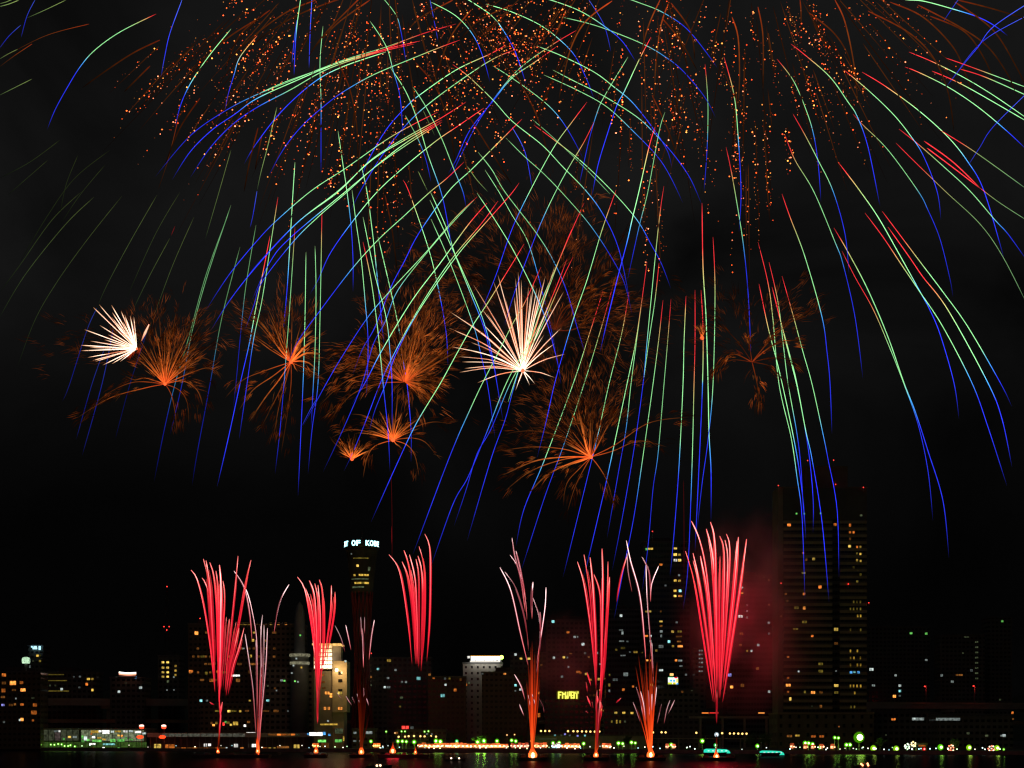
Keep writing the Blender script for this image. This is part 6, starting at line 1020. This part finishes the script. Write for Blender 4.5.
mine("slender red comet fan in the middle", 596, 756, 560, [
 Tm(M,.9,1.5,(577.4,561.6),(584,584),(591,631),(594.6,672)),Tm(M,.9,1.6,(584,554.6),(589.6,591),(593,635.5),(595.4,685)),Tm(M,.95,1.7,(590,557.4),(593,588.6),(595.5,638),(596,690)),Tm(M,.75,1.4,(594,574.5),(600,595.6),(600.4,635.5)),Tm(M,1,1.9,(602,548.7),(602.5,588.6),(601,670),(599,705)),Tm(M,.9,1.6,(608,561.6),(607,612),(602.5,672),(600,712)),Tm(M,.8,1.5,(609.5,577),(606,635),(604,680)),
 Tm(M,.8,1.4,(587,672),(589,679),(591,686)),Tm(M,.6,1.2,(586,682),(587.4,692)),Tm(M,.8,1.4,(587,696),(589,701),(591,706.5)),Tm(M,.7,1.6,(586,711),(588,713)),Tm(M,.6,1.4,(621,698),(616,703)),Tm(M,.9,2,(600.6,702),(600,712),(598,724)),Tm(M,.35,1.6,(597,690),(596.4,720),(596,752)),Tm(M,.3,1.3,(600,700),(598,728),(596.6,750)),Tm(M,.9,2,(597.4,696),(597.6,704)),Tm(M,.5,1.3,(592,702),(593,708))], (4,8), column=(594,602,700,7,.2,.8), kflash=1.05, seed=7)
mine("orange comet column with pink forked tips right of the middle red fan", 650.6, 756, 560, [
 Tm(K,.85,1.3,(626.4,540.5),(630.6,560.5),(640,595.6),(644.7,642.5),(646,668)),Tm(K,.35,1.1,(627,553.4),(628,572),(632,592)),Tm(M,.6,1.3,(627,556),(621,577),(616.5,602)),Tm(K,.85,1.4,(642,557),(649.4,572),(650.5,597)),Tm(K,.75,1.3,(646,565),(647,595.6),(649.4,628.4),(653,675)),Tm(K,.75,1.4,(658.7,566),(651.7,584),(650.5,602)),Tm(K,.6,1.2,(651.7,642.5),(653.4,682)),
 Tm(K,.5,1.5,(636,687),(640,700),(643,716)),Tm(K,.55,1.5,(640,690),(643.5,704),(645.6,722)),Tm(K,.8,1.8,(648,690),(649,704),(649.4,716)),Tm(K,.6,1.5,(652,694),(651.6,712)),Tm(K,.5,1.3,(656.6,687),(655,702),(653,716)),Tm(K,.3,1,(674.6,700),(671,708),(668,714)),Tm(K,.22,1,(670,700),(666.6,710),(664,724)),Tm(K,.25,1,(661.4,704),(657,724)),Tm(K,.3,1,(633,702),(637,712),(640,722))], (6,11), column=(637,657,650,28,.36,1.8), kflash=1.3, seed=8)
big = [((691.4,521),(699.6,540),(706.4,573),(712,633),(716,703)),((685.4,551),(694,581),(702,630),(713,701)),((693,553),(701,592),(710.5,663),(714.4,703)),((693,560.6),(698,581),(706,630),(713.4,695)),((700.4,556),(708,600),(713,674)),((706.4,529),(713,559),(716,619),(717,694)),((708,536),(712,565),(715,620),(716.4,690)),((710.5,522),(714.6,540),(716,592),(717,692)),((719.6,536),(724,554),(723,619),(720,698)),((720,556),(719.4,630),(719,698)),((726.4,534),(729.7,548),(728,592),(721.5,682)),((725,540),(727.6,560),(726,610),(721,690)),((738.4,537),(734,592),(724,682)),((746.6,539),(740.6,584),(729.7,655),(722.4,703)),((737,541),(732.6,592),(723,688))]
mine("broad bright red comet fan left of the striped hotel", 716.4, 757.5, 560, [Tm(M, R.uniform(.85,1.08), R.choice((1.6,2.0,2.6)), *b) for b in big] + [Tm(M,.3,1.4,(717,690),(716.8,708),(716.6,724)),Tm('e',.12,1.6,(716.6,752),(716.6,735))], (4.6,9), kflash=1.15, seed=9, glow=((.3,11000),(.5,26000),(.7,10000)))
mine("small low flare on the barge left of the stalls", 392.8, 752, 640, [Tm('e',.6,2,(393,750),(393,742))], (5,8), kflash=.8, seed=10)
for (x, D, w, lb) in ((232,643,30,"long launch barge under the two far-left comet sprays"),(316,643,9,"launch barge in front of the lit cream building"),(361.5,643,9,"launch barge under the dim orange column"),(404,643,20,"launch barge left of the stalls"),(533,563,10,"launch barge under the strong orange column"),(596,563,9,"launch barge under the slender red fan"),(651,563,10,"launch barge under the forked orange column"),(717,563,12,"launch barge under the broad red fan")): barge(x, D, w, lb)

# ------------------------------------------------------------------ drifting smoke, lit by the sprays
def smoke(label, x, y, D, rx, ry, rz, dens, seed, col=(.8,.8,.8)):
    c = px(x, y, D); s = D/F; o = MB().ball((0,0,0), 1.0, 24, 14).build('smoke', None or smoke_mat(dens, seed, col)); o.location = c; o.scale = (rx*s, rz*s, ry*s); tag(o, label, "smoke", None, 'stuff'); return o
def smoke_mat(dens, seed, col):
    m = bpy.data.materials.new("drifting_smoke"); m.use_nodes = True; nt = m.node_tree; nt.nodes.clear(); L = nt.links
    o = nt.nodes.new('ShaderNodeOutputMaterial'); v = nt.nodes.new('ShaderNodeVolumePrincipled'); v.inputs['Color'].default_value = (*col, 1); v.inputs['Anisotropy'].default_value = .1
    tc = nt.nodes.new('ShaderNodeTexCoord'); ln = nt.nodes.new('ShaderNodeVectorMath'); ln.operation = 'LENGTH'; L.new(tc.outputs['Object'], ln.inputs[0])
    no = nt.nodes.new('ShaderNodeTexNoise'); no.inputs['Scale'].default_value = 2.8; no.inputs['Detail'].default_value = 4; mp = nt.nodes.new('ShaderNodeMapping'); mp.inputs['Location'].default_value = (seed*3.1, seed*1.7, 0); L.new(tc.outputs['Object'], mp.inputs[0]); L.new(mp.outputs[0], no.inputs['Vector'])
    a = nt.nodes.new('ShaderNodeMapRange'); a.interpolation_type = 'SMOOTHSTEP'; a.inputs['From Min'].default_value = 1.0; a.inputs['From Max'].default_value = .15; L.new(ln.outputs['Value'], a.inputs['Value'])
    b = nt.nodes.new('ShaderNodeMapRange'); b.inputs['From Min'].default_value = .40; b.inputs['From Max'].default_value = .66; L.new(no.outputs['Fac'], b.inputs['Value'])
    mu = nt.nodes.new('ShaderNodeMath'); mu.operation = 'MULTIPLY'; L.new(a.outputs[0], mu.inputs[0]); L.new(b.outputs[0], mu.inputs[1])
    m2 = nt.nodes.new('ShaderNodeMath'); m2.operation = 'MULTIPLY'; m2.inputs[1].default_value = dens; L.new(mu.outputs[0], m2.inputs[0]); L.new(m2.outputs[0], v.inputs['Density'])
    L.new(v.outputs[0], o.inputs['Volume']); return m
smoke("smoke glowing red right of the broad red fan", 748, 612, 585, 84, 120, 60, .085, 1)
smoke("smoke glowing dark red left of the slender red fan", 566, 662, 590, 46, 58, 45, .05, 2)
lamp_light("burst_glow", px(523,352,685), 2200, (1,.75,.6), 4, bpy.data.objects["needle_burst"])
smoke("pale smoke drifting behind the white flower burst", 528, 330, 720, 70, 62, 50, .012, 3)
